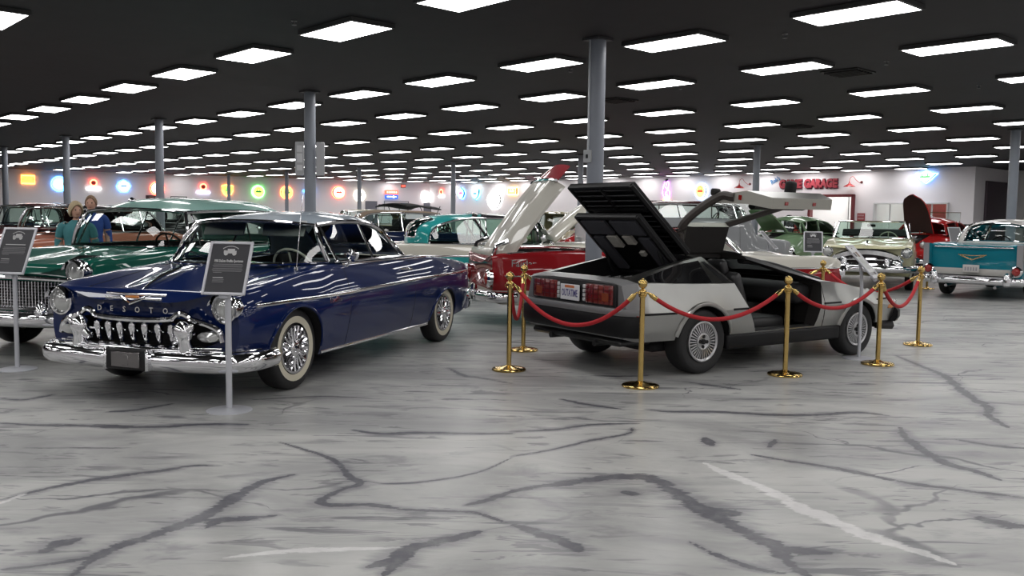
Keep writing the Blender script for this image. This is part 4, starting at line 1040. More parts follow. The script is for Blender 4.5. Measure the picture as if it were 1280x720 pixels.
def classic(name,label,cat,pose,c,group=None):
    """pose: (x,y,heading vector) ; returns car root, body, greenhouse rows"""
    x,y,u=pose; car=thing(name,label,cat,(x,y,0),math.atan2(u[1],u[0]),group)
    B=Body(c.get('st') or std_stations(c), bowf=(c['ax'][1]-.1,c.get('bowf',.10)), bowr=(c['ax'][0]-.3,c.get('bowr',.08)), nx=c.get('nx',40), sub=4)
    ar,af=c['ax']; r=c.get('r',.35); w=c['w']
    ex=[]
    for e in c.get('cuts',[]):
        m=MB(); m.box(e[0],e[1],bev=.04); ex.append(cutter(m))
    col={'*':c['body']}; 
    if 'lower' in c: col['lower']=c['lower']
    if 'upper' in c: col['upper']=c['upper'][2]
    for k in ('hood','trunk_lid'):
        if k+'_mat' in c: col[k]=c[k+'_mat']
    cab=c.get('cabin',(c['xd']+.05,c['xc']-.12,w*.80,.40,1.5))
    c['parts']=car_body(car,B,(af,ar),r*1.18,c.get('az',(r*.85,r*.72)),(c['xc']+.02,w*.62,c.get('d0',.65),c.get('d1',-.55),c['xd']-.05),col,cabin=cab,extra=ex,zsplit=c.get('zsplit'),upper=c.get('upper'))
    for xx in (af,ar):
        for sg in (1,-1): wheel(car,xx,(w-.13)*sg,r,.18,c.get('wheel','cap'),c.get('ww',True),.62)
    rows=None
    if c.get('roof'): rows=greenhouse(car,c['roof'],c['roofm'],c.get('glass',CLEAR),c.get('frame',CHROME),c.get('pillarm'))
    if rows and c.get('drip',True):
        for sg in (1,-1): trim(car,[(q[-1][0],(q[-1][1]+.012)*sg,q[-1][2]+.008) for q in rows],.012,name='drip_rail')
    if c.get('seats',True):
        it=c.get('seatm',CLOTH_DK); bench(car,c.get('sx',.25),w*1.4,.46,it)
        if c.get('rear_seat',True): bench(car,c.get('sx',.25)-1.05,w*1.35,.48,it)
        d=MB(); rbox(d,(c['xc']-.12,0,c['belt']-.12),(.26,w*1.5,.2),bev=.05); d.build('dashboard',[c.get('dashm',c['body'])],car)
        steering(car,c['xc']-.42,.36,c['belt']-.02,.2,c.get('wheelm',BLACK))
    if c.get('gaps',True): door_gaps(car,B,(c.get('d0',.65),c.get('d1',-.55)),.32,c['belt']-.08)
    if c.get('bumpers',True):
        xf=B.x1+c.get('bowf',.10); xr=B.x0-c.get('bowr',.08)
        zf=c.get('zbump',.42)
        p=[(B.x1-.35,w*1.03),(B.x1-.05,w*1.0),(xf-.02,w*.8),(xf+.10,w*.4),(xf+.12,0)]; p=p+[(a,-b) for a,b in reversed(p[:-1])]
        bumper(car,[(a,b,zf) for a,b in crom(p,4)],.15,.07,'front_bumper')
        p=[(B.x0+.3,w*1.02),(B.x0+.02,w*.98),(xr,w*.78),(xr-.09,w*.4),(xr-.10,0)]; p=p+[(a,-b) for a,b in reversed(p[:-1])]
        bumper(car,[(a,b,zf) for a,b in reversed(crom(p,4))],.15,.07,'rear_bumper')
    if c.get('lamps',True):
        hz=c.get('hz',.78)
        for sg in (1,-1):
            headlight(car,(B.x1+.02,w*.80*sg,hz),.10,visor=c.get('visor',True))
            t=MB(); t.lathe([(.001,-.05),(.07,-.02),(.075,.03),(.05,.06),(.001,.07)],18,M=T(B.x0-.01,w*.80*sg,c.get('tz',.70))@RY(-PI/2)); t.build('tail_light',[REDLENS],car)
    return car,B,rows
def hardtop(c,z=1.5,x0=.85,x1=-1.1,yt=.62,cr=.10,xrb=None,**k):
    w=c['w']; zb=c['belt']+.01; xrb=xrb or c['xd']
    d=dict(rail=[(x0,yt,z-cr),(x0*.5+x1*.1,yt+.03,z-cr+.03),(x0*.1+x1*.5,yt+.03,z-cr+.015),(x1*.8,yt+.06,z-cr-.09),(x1*.95,w*.80,(z+zb)/2-.06),(x1,w*.87,zb)],
      mid=[(x0+.17,z-.07),(x0*.5+.05,z),(x1*.4,z+.01),(x1*.95,z-.05),((x1+xrb)/2-.1,z-.2),(xrb,zb-.01)],p=2.6,q=2.5,rw=(.60,.92,.68),cowl=(c['xc']+.28,c['belt']+.01),corner=(x0+.05,w*.85,zb),wrap=3,belt=(x0,x1+.02),zb=zb,yb=w*.885,div=[.02,.5])
    d.update(k); return d
def sedan(c,z=1.58,x0=.75,x1=-1.45,yt=.62,cr=.09,hd=.06,**k):
    w=c['w']; zb=c['belt']+.01
    d=dict(rail=[(x0,yt,z-cr),(x0*.5+x1*.2,yt+.03,z-cr+.025),(x1*.45,yt+.03,z-cr+.02),(x1*.8,yt+.03,z-cr-.02),(x1*.98,w*.78,z-cr-.22),(x1-.08,w*.86,zb)],
      mid=[(x0+.14,z-hd),(x0*.5,z),(x1*.4,z+.01),(x1*.85,z-.02),(x1-.15,z-.2),(c['xd'],zb-.01)],p=2.6,q=2.5,rw=(.70,.95,.68),cowl=(c['xc']+.25,c['belt']+.01),corner=(x0+.08,w*.85,zb),wrap=3,belt=(x0+.05,x1),zb=zb,yb=w*.885,div=[.02,.46,.74])
    d.update(k); return d
def unit(a): a=math.radians(a); return (math.sin(a),math.cos(a))   # heading as an azimuth from the view axis, clockwise
def az_room(dx,dy): v=room(dx,dy); return (v.x,v.y)

# dark green sedan, left of the blue coupe
def green_sedan():
    g=paint('dark_green_paint',(.004,.10,.07),0,.3); rf=paint('seafoam_paint',(.22,.42,.37),0,.3)
    c=dict(L=(-2.85,2.60),ax=(-1.65,1.70),w=1.0,belt=1.09,hood=1.03,nose=.93,deck=1.05,tail=.95,fin=.06,ff=.06,xc=1.05,xd=-1.75,r=.37,body=g,roofm=rf,d0=.72,d1=-.35,hz=.90,cuts=[((2.65,0,.66),(.5,1.5,.26))],bumpers=True,zbump=.43,bowf=.10)
    c['roof']=sedan(c,z=1.665,x0=.80,x1=-1.6,yt=.70,cr=.17,hd=.13)
    car,B,rows=classic('sedan_car','dark green fifties sedan with seafoam roof, left of the blue coupe','car',(-4.27,11.58,(-.292,-.956)),c)
    gr=MB()
    def gx(y): return B.shift(2.6,y)
    bk=MB(); bk.box((2.43,0,.66),(.02,1.55,.28)); bk.build('grille_recess',[SHADOW],car)
    for k in range(9): gr.tube([(gx(y)-.02,y,.54+.03*k) for y in np.linspace(-.74,.74,16)],.006,4)
    for k in range(41):
        y=-.74+.037*k; gr.tube([(gx(y)-.015,y,.53),(gx(y)-.015,y,.795)],.006,4)
    gr.build('egg_crate_grille',[CHROME_R],car)
    trim(car,[(gx(y)+.01,y,.815+.02*math.cos(y*2)) for y in np.linspace(-.80,.80,24)],.020,.022,name='grille_surround'); trim(car,[(gx(y)+.01,y,.52) for y in np.linspace(-.80,.80,24)],.018,.02,name='grille_surround')
    for sg in (1,-1):
        b=MB(); b.lathe([(.001,-.10),(.05,-.08),(.07,.0),(.05,.08),(.02,.13),(.001,.14)],16,M=T(gx(.5)+.10,.5*sg,.47)); b.build('bumper_guard',[CHROME],car)
        b=MB(); b.tube([(gx(.75)+.02,.78*sg,.54),(gx(.5)+.10,.45*sg,.49),(gx(.3)+.13,.25*sg,.47)],.035,8,ry=.03); b.build('bumper_wing',[CHROME],car)
        trim(car,[B.side3(x,.86,.004,sg) for x in np.linspace(2.4,-2.5,30)],.006,.014,name='side_spear')
        v=MB(); v.tube([(2.72,.80*sg,1.01),(2.58,.80*sg,1.035),(2.3,.80*sg,1.04)],[.012,.03,.012],8); v.build('headlamp_hood',[CHROME],car)
    o=MB(); o.lathe([(.001,-.05),(.03,-.03),(.04,.0),(.02,.04),(.001,.05)],12,M=T(.86,0,1.63)@RY(PI/2)); o.build('roof_spotlight',[CHROME],car)
    pk=MB(); pk.box((0,0,0),(.02,.10,.06),bev=.01,M=T(1.0,-.05,1.45)); pk.build('rear_view_mirror',[BLACK],car)
green_sedan()

# red and white retractable hardtop with raised rear deck lid and roof
def retractable():
    red=paint('deep_red_paint',(.26,.010,.014),0,.25); wh=paint('colonial_white_paint',(.58,.56,.50),0,.3)
    u=unit(76); c=dict(L=(-2.75,2.55),ax=(-1.5,1.5),w=.98,belt=1.0,hood=.96,nose=.90,deck=.98,tail=.86,fin=.10,ff=.03,xc=.95,xd=-.75,r=.35,body=red,hood_=1,d0=.75,d1=-.55,hz=.74,bowf=.06,cabin=(-.9,.85,.80,.40,1.5),cuts=[((-1.75,0,.95),(1.7,1.36,.6))],tz=.62,seatm=mat('red_white_vinyl',(.4,.05,.05),.5),zbump=.42,lower=wh,zsplit=.50,upper=(.80,.75,wh))
    c['hood']=.95; c['L']=(-2.75,2.55)
    cc=dict(c); 
    car,B,_=classic('retractable_car','red and white fifties retractable hardtop with its long rear lid raised','car',(2.205,13.64,u),cc)
    for sg in (1,-1):
        trim(car,[B.side3(x,.80,.006,sg) for x in np.linspace(-.3,2.45,24)],.006,.010,name='side_spear')
        trim(car,[B.side3(x,.70,.004,sg) for x in np.linspace(-2.6,-1.0,14)],.005,.008,name='side_spear')
        trim(car,[(B.shift(x,.84),.845*sg,B.top(x,.84)+.006) for x in np.linspace(-2.55,.9,20)],.012,.010,name='deck_rail')
        trim(car,[B.side3(x,.275,.004,sg) for x in np.linspace(1.05,-1.05,14)],.008,.016,name='sill_trim')
        tl=MB(); tl.lathe([(.12,-.05),(.13,.0),(.10,.03)],24,M=T(-2.80,.76*sg,.66)@RY(-PI/2)); o=tl.build('tail_light_bezel',[CHROME],car)
        tl=MB(); tl.lathe([(.10,.02),(.07,.05),(.001,.06)],24,M=T(-2.80,.76*sg,.66)@RY(-PI/2)); o2=tl.build('tail_light_lens',[REDLENS],o)
        gd=MB(); gd.lathe([(.001,-.12),(.05,-.10),(.06,0),(.05,.10),(.001,.13)],16,M=T(-2.95,.52*sg,.46)); gd.build('bumper_guard',[CHROME],car)
    add_text('fender_script','Fairlane',.13,CHROME,T(*B.side3(-2.30,.865,.004,-1))@RX(PI/2),car,.003,wide=.42)
    # windscreen of the open car
    wsr=[]
    for t in np.linspace(0,1,6):
        wsr.append([(1.22-.32*abs(v)**3-.42*t+.03*math.sin(PI*t),(.82-.17*t)*v,1.01+.37*t-.03*abs(v)**2*t) for v in np.linspace(-1,1,15)])
    MB().grid(wsr).build('windshield',[CLEAR],car,fix=False); trim(car,wsr[-1],.016,name='windshield_trim'); trim(car,[r[0] for r in wsr],.022,name='windshield_pillar'); trim(car,[r[-1] for r in wsr],.022,name='windshield_pillar')
    # rear deck lid hinged at the tail, standing open
    M=T(-2.60,0,.93)@RY(-math.radians(53))       # local +x runs up along the lid, +z is its outer (rear) face
    Lg=1.34; rows=[]
    def sect(s,off=0):
        w=.70-.06*s; out=[]
        for v in np.linspace(-1,1,17):
            z=.085*(1-abs(v)**3)+ (.03 if .62<abs(v)<.8 else 0) - .05*(s-.5)**2*2
            out.append(M@Vector((Lg*s,w*v,z+off-.07*max(0,abs(v)-.9)/.1)))
        return out
    G=[sect(s) for s in np.linspace(0,1,16)]; G2=[sect(s,-.04) for s in np.linspace(0,1,16)]
    lid=MB(); lid.grid(G); lid.grid(G2,1)
    for a,b in ((0,0),(16,16)): lid.grid([[r[a] for r in G],[r[b] for r in G2]],0)
    lid.grid([G[0],G2[0]]); lid.grid([G[-1],G2[-1]])
    L0=lid.build('rear_deck_lid',[wh,mat('lid_underside',(.32,.31,.29),.6)],car,sharp=40)
    hg=MB()
    for sg in (1,-1):
        for s in (.45,.62,.86): hg.box((0,0,0),(.14,.05,.10),bev=.015,M=M@T(Lg*s,.50*sg,-.09)@RY(.4))
        hg.tube([M@Vector((Lg*.40,.55*sg,-.06)),M@Vector((Lg*.92,.55*sg,-.06))],.02,6)
    hg.build('lid_linkage',[mat('dark_mechanism',(.03,.03,.03),.5)],L0)
    em=MB(); em.tube([M@Vector((Lg*.99,v*.66,.03+.05*(1-v*v))) for v in np.linspace(-1,1,13)],.02,8); em.build('lid_edge_trim',[CHROME],L0)
    # red flap at the top of the lid
    fl=MB(); Mf=M@T(Lg*.995,0,.02)@RY(.18)
    G=[[Mf@Vector((.32*s,(.62-.14*s*s)*v,.05*(1-abs(v)**2))) for v in np.linspace(-1,1,11)] for s in np.linspace(0,1,7)]; G2=[[p-Vector((0,0,.02)) for p in r] for r in G]
    fl.grid(G); fl.grid(G2); fl.grid([G[-1],G2[-1]]); fl.grid([[r[0] for r in G],[r[0] for r in G2]]); fl.grid([[r[-1] for r in G],[r[-1] for r in G2]])
    fl.build('lid_extension_flap',[paint('pale_red_paint',(.30,.03,.04),0,.3)],L0)
    bx=MB(); rbox(bx,(-2.66,0,.99),(.20,1.25,.12),bev=.04); bx.build('lid_hinge_panel',[wh],car)
    ch=MB()
    for sg in (1,-1): ch.tube([(-2.72,.62*sg,.92),(-2.66,.66*sg,1.10),(-2.50,.68*sg,1.16)],.035,8)
    ch.build('lid_hinge',[CHROME],car)
retractable()

# turquoise and white two-tone hardtop with raised hood, further back
def crown():
    tq=paint('turquoise_paint',(.02,.30,.30),0,.3); wh=paint('warm_white_paint',(.56,.54,.47),0,.3); dk=paint('dark_tinted_top',(.02,.018,.025),0,.15)
    u=unit(78); c=dict(L=(-2.55,2.45),ax=(-1.45,1.45),w=.95,belt=1.0,hood=.98,nose=.92,deck=.99,tail=.92,fin=.04,ff=.05,xc=.95,xd=-1.5,r=.35,body=wh,lower=tq,zsplit=.80,roofm=tq,d0=.75,d1=-.40,cuts=[((1.62,0,1.0),(1.0,1.02,.7))],hz=.84)
    c['roof']=hardtop(c,z=1.53,x0=.75,x1=-1.15,div=[.02,.46,.50],glass=TINT)
    c['glass']=TINT
    car,B,rows=classic('crown_roof_car','turquoise and white fifties hardtop with chrome roof band and raised hood','car',(-.5,16.7,u),c)
    n=len(rows); i0=int(n*.36)
    bd=MB(); bd.sweep([tuple(Vector(p)+Vector((0,0,.012))) for p in rows[i0]],[(-.045,-.01),(.045,-.01),(.045,.012),(-.045,.012)],up=(.15,0,1)); bd.build('chrome_roof_band',[CHROME],car)
    for sg,k in ((1,-1),(-1,0)):
        p=Vector(rows[i0][k]); b=MB(); b.tube([p,(p.x+.30,c['w']*.89*sg,1.0)],.045,8,ry=.02); b.build('chrome_roof_pillar',[CHROME],car)
    g=[[tuple(Vector(p)+Vector((0,0,.010))) for p in rows[i]] for i in range(0,i0)]; MB().grid(g).build('tinted_roof_panel',[dk],car,fix=False)
    # raised hood
    M=T(1.15,0,1.05)@RY(-math.radians(42)); G=[[M@Vector((1.18*s,(.62-.05*s)*v,.09*(1-abs(v)**2.5)-.10*s**4)) for v in np.linspace(-1,1,13)] for s in np.linspace(0,1,12)]
    h=MB(); h.grid(G); h.build('raised_hood',[wh],car,solid=.03)
    s_=MB(); s_.lathe([(.001,-.06),(.04,-.04),(.06,.0),(.05,.015),(.001,.02)],16,M=T(.86,-1.0,1.13)@RY(PI/2)); s_.tube([(.84,-.92,1.02),(.86,-1.0,1.10)],.012,6); s_.build('door_mirror',[CHROME],car)
    for sg in (1,-1):
        trim(car,[B.side3(x,.80-.10*max(0,1-abs(x-1.0)/.5),.006,sg) for x in np.linspace(2.3,-2.4,40)],.006,.014,name='side_spear')
        g=[[B.side3(x,z,.005,sg) for z in np.linspace(.80,.80+.10*(x-.9)/1.4,4)] for x in np.linspace(.95,2.3,12)]; MB().grid(g).build('turquoise_flash',[tq],car)
    h=MB(); h.tube([B.side3(-.25,.90,.0,-1),B.side3(-.26,.90,.04,-1),B.side3(-.40,.90,.04,-1)],.012,6); h.build('door_handle',[CHROME],car)
    st_=MB(); st_.lathe([(.001,0),(.075,0),(.075,.003),(.001,.004)],24,M=T(.50,-.852,1.09)@RX(PI/2)@S3(1.3,.8,1)); st_.build('window_sticker',[mat('sticker_white',(.7,.7,.68),.6)],car)
    eb=MB(); rbox(eb,(1.62,0,.72),(.7,.5,.35),bev=.06); eb.build('engine',[mat('engine_grey',(.10,.10,.10),.4,.7)],car)
crown()
def packard():
    cr=paint('pale_cream_paint',(.64,.62,.40),0,.3); u=unit(204)
    c=dict(L=(-2.7,2.5),ax=(-1.55,1.5),w=.98,belt=1.10,hood=1.08,nose=.97,deck=1.05,tail=.9,fin=.02,ff=-.02,xc=.85,xd=-.95,r=.36,body=cr,hz=.84,visor=False,bowf=.22,cuts=[],cabin=(-1.3,.75,.80,.42,1.6),zbump=.50,seatm=mat('tan_leather',(.22,.07,.03),.5),wheelm=mat('ivory_wheel',(.6,.58,.5),.3))
    m=MB(); po=[(.66*math.cos(t),.62+.22*math.sin(t) if math.sin(t)>0 else .62+.12*math.sin(t)) for t in np.linspace(0,2*PI,32,endpoint=False)]
    m.prism(po,2.2,3.0,'x'); 
    global classic_extra
    car,B,_=classic('cream_convertible_car','pale cream convertible facing the camera with a wide arched chrome grille','car',(8.59,21.6,u),c)
    gx=lambda y:B.shift(2.5,y)
    g=MB(); arch=[(gx(p[0])+.012,p[0],p[1]) for p in po[:17]]; g.sweep(arch,[(-.05,-.03),(.06,-.05),(.08,0),(.05,.05),(-.04,.04)],up=(1,0,.01)); g.build('grille_arch',[CHROME],car)
    bk=MB(); bk.add([(gx(a)+.006,a,b) for a,b in po],[tuple(range(32))]); bk.build('grille_opening',[mat('dark_grille',(.02,.012,.016),.3)],car)
    for z,w_,r in ((.70,.50,.035),(.58,.62,.04)): trim(car,[(gx(y)+.045,y,z) for y in np.linspace(-w_,w_,14)],r,name='grille_bar')
    for sg in (1,-1):
        l=MB(); l.lathe([(.11,-.04),(.12,.02),(.08,.05),(.001,.06)],20,M=T(gx(.6)+.04,.60*sg,.58)@RY(PI/2)); l.build('parking_lamp',[CHROME],car)
        gd=MB(); gd.lathe([(.001,-.10),(.06,-.08),(.06,.08),(.04,.16),(.001,.18)],14,M=T(gx(.45)+.12,.42*sg,.55)); gd.build('bumper_guard',[CHROME],car)
    wsr=[]
    for t in np.linspace(0,1,5): wsr.append([(1.05-.16*abs(v)**1.5-.24*t,(.80-.10*t)*v,1.11+.38*t) for v in np.linspace(-1,1,15)])
    MB().grid(wsr).build('windshield',[TINT],car,fix=False); trim(car,wsr[-1],.018,name='windshield_trim'); trim(car,wsr[0],.016,name='windshield_trim')
    for k in (0,-1): trim(car,[r[k] for r in wsr],.026,.035,name='windshield_pillar')
    for sg in (1,-1):
        trim(car,[(.72,.84*sg,1.10),(.66,.80*sg,1.46)],.014,name='vent_frame')
        trim(car,[B.side3(x,.72,.004,sg) for x in np.linspace(2.2,-2.4,20)],.008,.02,name='side_spear')
    ft=MB()
    for k in range(4): rbox(ft,(-1.15-.06*k,0,1.16+.035*k),(.5,1.5,.07),bev=.03)
    ft.build('folded_top',[mat('black_canvas',(.012,.012,.013),.8)],car)
    o=MB(); o.tube([(gx(0)-.02,0,.99),(gx(0)-.25,0,1.07),(gx(0)-.4,0,1.07)],[.012,.025,.008],8); o.build('hood_ornament',[CHROME],car)
    wp=MB(); wp.tube([(1.07,.12,1.12),(.92,-.30,1.20)],.006,5); wp.tube([(1.07,-.12,1.12),(.92,.30,1.20)],.006,5); wp.build('wiper',[BLACK],car)
    mr=MB(); mr.box((.83,0,1.40),(.02,.18,.06),bev=.01); mr.build('rear_view_mirror',[BLACK],car)
packard()

def finned():
    tq=paint('aqua_paint',(.004,.20,.27),0,.3); wh=paint('ivory_paint',(.58,.57,.54),0,.3); u=unit(44)
    AL=mat('ribbed_aluminium',(.45,.45,.47),.35,.9)
    c=dict(L=(-2.5,2.45),ax=(-1.45,1.45),w=.93,belt=1.05,hood=.98,nose=.9,deck=1.06,tail=.99,fin=.06,ff=.04,xc=.9,xd=-1.30,r=.345,body=tq,roofm=wh,d0=.75,d1=-.4,lamps=False,zbump=.37,bowr=.05)
    c['roof']=hardtop(c,z=1.57,x0=.75,x1=-1.0,yt=.64,cr=.12,xrb=-1.42)
    c['roof']['rw']=(.64,.94,.78)
    car,B,rows=classic('finned_car','turquoise finned fifties car with white roof, seen from behind','car',(10.78,19.52,u),c)
    X=B.x0-.05
    em=MB(); em.tube([(X-.02,.22,.86),(X-.035,0,.775),(X-.02,-.22,.86)],.016,6); em.tube([(X-.02,.26,.87),(X-.03,0,.855),(X-.02,-.26,.87)],.010,6); em.build('trunk_emblem',[mat('gilt',(.7,.55,.3),.25,.9)],car)
    lo=MB(); lo.sweep([(X+.02,y,.53) for y in np.linspace(.74,-.74,12)],[(-.04,-.09),(.02,-.09),(.03,0),(.02,.07),(-.04,.07)]); lo.build('lower_tail_panel',[wh],car)
    pl=MB(); pl.box((X-.06,0,.60),(.012,.30,.15),bev=.004); po=pl.build('license_plate',[mat('plate_cream',(.62,.60,.58),.4)],car); pm=MB()
    for k in range(5): pm.box((X-.067,-.10+.05*k,.595),(.003,.030,.07))
    pm.build('plate_marks',[mat('plate_marks_grey',(.34,.33,.36),.5)],po,smooth=False)
    for sg in (1,-1):
        f=MB(); f.prism([(-1.2,1.04),(-2.45,1.06),(-2.60,1.08),(-2.57,.58),(-2.4,.58),(-1.9,.92)],.78*sg,.90*sg,'y'); f.build('tail_fin',[tq],car,smooth=False)
        f=MB(); f.prism([(-2.50,1.07),(-2.625,1.085),(-2.60,.55),(-2.53,.55)],.80*sg,.905*sg,'y'); f.build('fin_trim',[AL],car,smooth=False)
        f=MB(); f.prism([(-.2,.72),(-2.3,.98),(-2.45,.72),(-2.2,.62)],.928*sg,.936*sg,'y'); f.build('side_flash',[AL],car,smooth=False)
        l=MB(); l.lathe([(.10,-.05),(.11,0),(.08,.03)],20,M=T(X-.05,.80*sg,.57)@RY(-PI/2)); o=l.build('tail_light_bezel',[CHROME],car)
        l=MB(); l.lathe([(.085,.01),(.06,.05),(.001,.06)],20,M=T(X-.05,.80*sg,.57)@RY(-PI/2)); l.build('tail_light_lens',[REDLENS],o)
        g=MB(); g.lathe([(.001,-.14),(.07,-.10),(.08,.02),(.05,.12),(.001,.15)],16,M=T(X-.10,.66*sg,.40)); g.build('bumper_guard',[CHROME],car)
        e=MB(); e.tube([(-2.0,.45*sg,.26),(-2.62,.45*sg,.25)],.03,8); e.build('tailpipe',[CHROME_R],car)
    trim(car,[(X-.10,y,.46) for y in np.linspace(-.75,.75,14)],.04,.03,name='bumper_upper_bar')
    trim(car,[(X,y,1.02) for y in np.linspace(-.72,.72,14)],.010,.014,name='trunk_trim')
    mr=MB(); mr.lathe([(.001,-.02),(.07,-.01),(.08,.01),(.001,.012)],18,M=T(.62,1.05,1.18)@RY(-PI/2)); mr.tube([(.62,.90,1.06),(.62,1.04,1.12)],.012,6); mr.build('door_mirror',[CHROME],car)
finned()

def forties(name,label,pose,body,hood_ang=38,inner=None,openhood=True,roofz=1.62,split=True):
    c=dict(ax=(-1.4,1.45),w=.90,belt=1.12,hood=1.06,nose=.95,xc=.62,xd=-1.35,r=.36,body=body,roofm=body,frame=body,bowf=.10,bowr=.10,d0=.55,d1=-.35,visor=False,hz=.80,zbump=.42,L=(-2.35,2.2),deck=1.0,tail=.72,drip=False,lamps=False)
    c['st']=[(-2.35,.62,.70,.69,.40,.66,.55,.58,.52,.60,.36),(-2.2,.78,.88,.86,.46,.80,.68,.68,.56,.74,.32),(-1.75,.89,1.02,1.0,.52,.93,.76,.78,.60,.84,.28),(-1.3,.90,1.12,1.11,.58,1.08,.80,.90,.62,.86,.26),(0,.88,1.13,1.13,.62,1.12,.82,1.02,.65,.86,.26),(.62,.88,1.14,1.13,.58,1.10,.80,.98,.62,.86,.26),
      (1.1,.90,1.10,1.06,.42,1.0,.74,.82,.60,.87,.27),(1.5,.91,1.05,1.0,.36,.92,.78,.80,.60,.88,.29),(1.9,.88,.98,.92,.30,.82,.74,.74,.58,.82,.32),(2.12,.80,.90,.84,.24,.72,.68,.66,.55,.72,.36),(2.2,.70,.80,.76,.20,.66,.58,.58,.52,.62,.40)]
    c['cuts']=[((1.25,0,1.08),(1.05,.62,.55))] if openhood else []
    zb=1.13; w=.86
    c['roof']=dict(rail=[(.42,.56,roofz-.20),(.1,.62,roofz-.13),(-.5,.62,roofz-.13),(-.95,.60,roofz-.22),(-1.2,.62,roofz-.38),(-1.35,.66,zb)],mid=[(.50,roofz-.12),(.12,roofz),(-.5,roofz),(-1.0,roofz-.08),(-1.4,roofz-.27),(-1.75,zb-.08)],p=2.2,q=2.2,rw=(.62,.78,.45),cowl=(.78,1.14),corner=(.62,.72,1.13),wrap=2.2,belt=(.50,-1.15),zb=zb,yb=.80,div=[],post=[(.02,.05),(.40,.05)],split=split)
    car,B,rows=classic(name,label,'car',pose,c)
    for sg in (1,-1):
        l=MB(); l.lathe([(.001,-.22),(.07,-.14),(.11,-.02),(.115,.02),(.10,.035)],20,M=T(1.95,.60*sg,.86)@RY(PI/2)); o=l.build('headlight_pod',[body],car)
        l=MB(); l.lathe([(.105,.02),(.07,.05),(.001,.06)],20,M=T(1.95,.60*sg,.86)@RY(PI/2)); l.build('headlight_lens',[LENS],o)
    g=MB()
    for k in range(7): g.tube([(B.shift(2.2,y)+.015-.02*k*.2,y,.46+.045*k) for y in np.linspace(-.30+.02*k,.30-.02*k,7)],.011,5)
    g.build('grille',[CHROME],car)
    if openhood:
        M=T(.78,0,1.17)@RY(-math.radians(hood_ang)); G=[[M@Vector((1.25*s,(.42-.10*s)*(1-.93*s**7)**.5*v,.10*(1-abs(v)**2.2)-.22*s**3)) for v in np.linspace(-1,1,13)] for s in np.linspace(0,1,12)]
        h=MB(); h.grid(G); G2=[[M@Vector((1.25*s,(.41-.10*s)*(1-.93*s**7)**.5*v,-.035+.10*(1-abs(v)**2.2)-.22*s**3)) for v in np.linspace(-1,1,13)] for s in np.linspace(0,1,12)]; h.grid(G2,1)
        for a in (0,12): h.grid([[r[a] for r in G],[r[a] for r in G2]])
        h.grid([G[-1],G2[-1]]); h.build('raised_hood',[body,inner or body],car)
        e=MB(); rbox(e,(1.25,0,.86),(.7,.36,.34),bev=.06); o=e.build('engine',[mat('engine_grey',(.10,.10,.10),.4,.7)],car)
        e=MB(); e.lathe([(.001,-.05),(.13,-.05),(.14,.02),(.11,.05),(.001,.06)],20,M=T(1.2,0,1.07)); e.build('air_cleaner',[CHROME],o)
    return car,B
gp=paint('sage_green_paint',(.17,.27,.155),0,.3)
forties('green_coupe_car','sage green forties coupe with its hood raised, beyond the silver car door',(8.2,26.55,unit(232)),gp,40)
forties('red_coupe_car','red forties coupe with tall raised hood behind the cream convertible',(12.4,26.9,unit(226)),paint('bright_red_paint',(.35,.012,.012),0,.3),68,inner=mat('brown_hood_liner',(.045,.022,.018),.7))

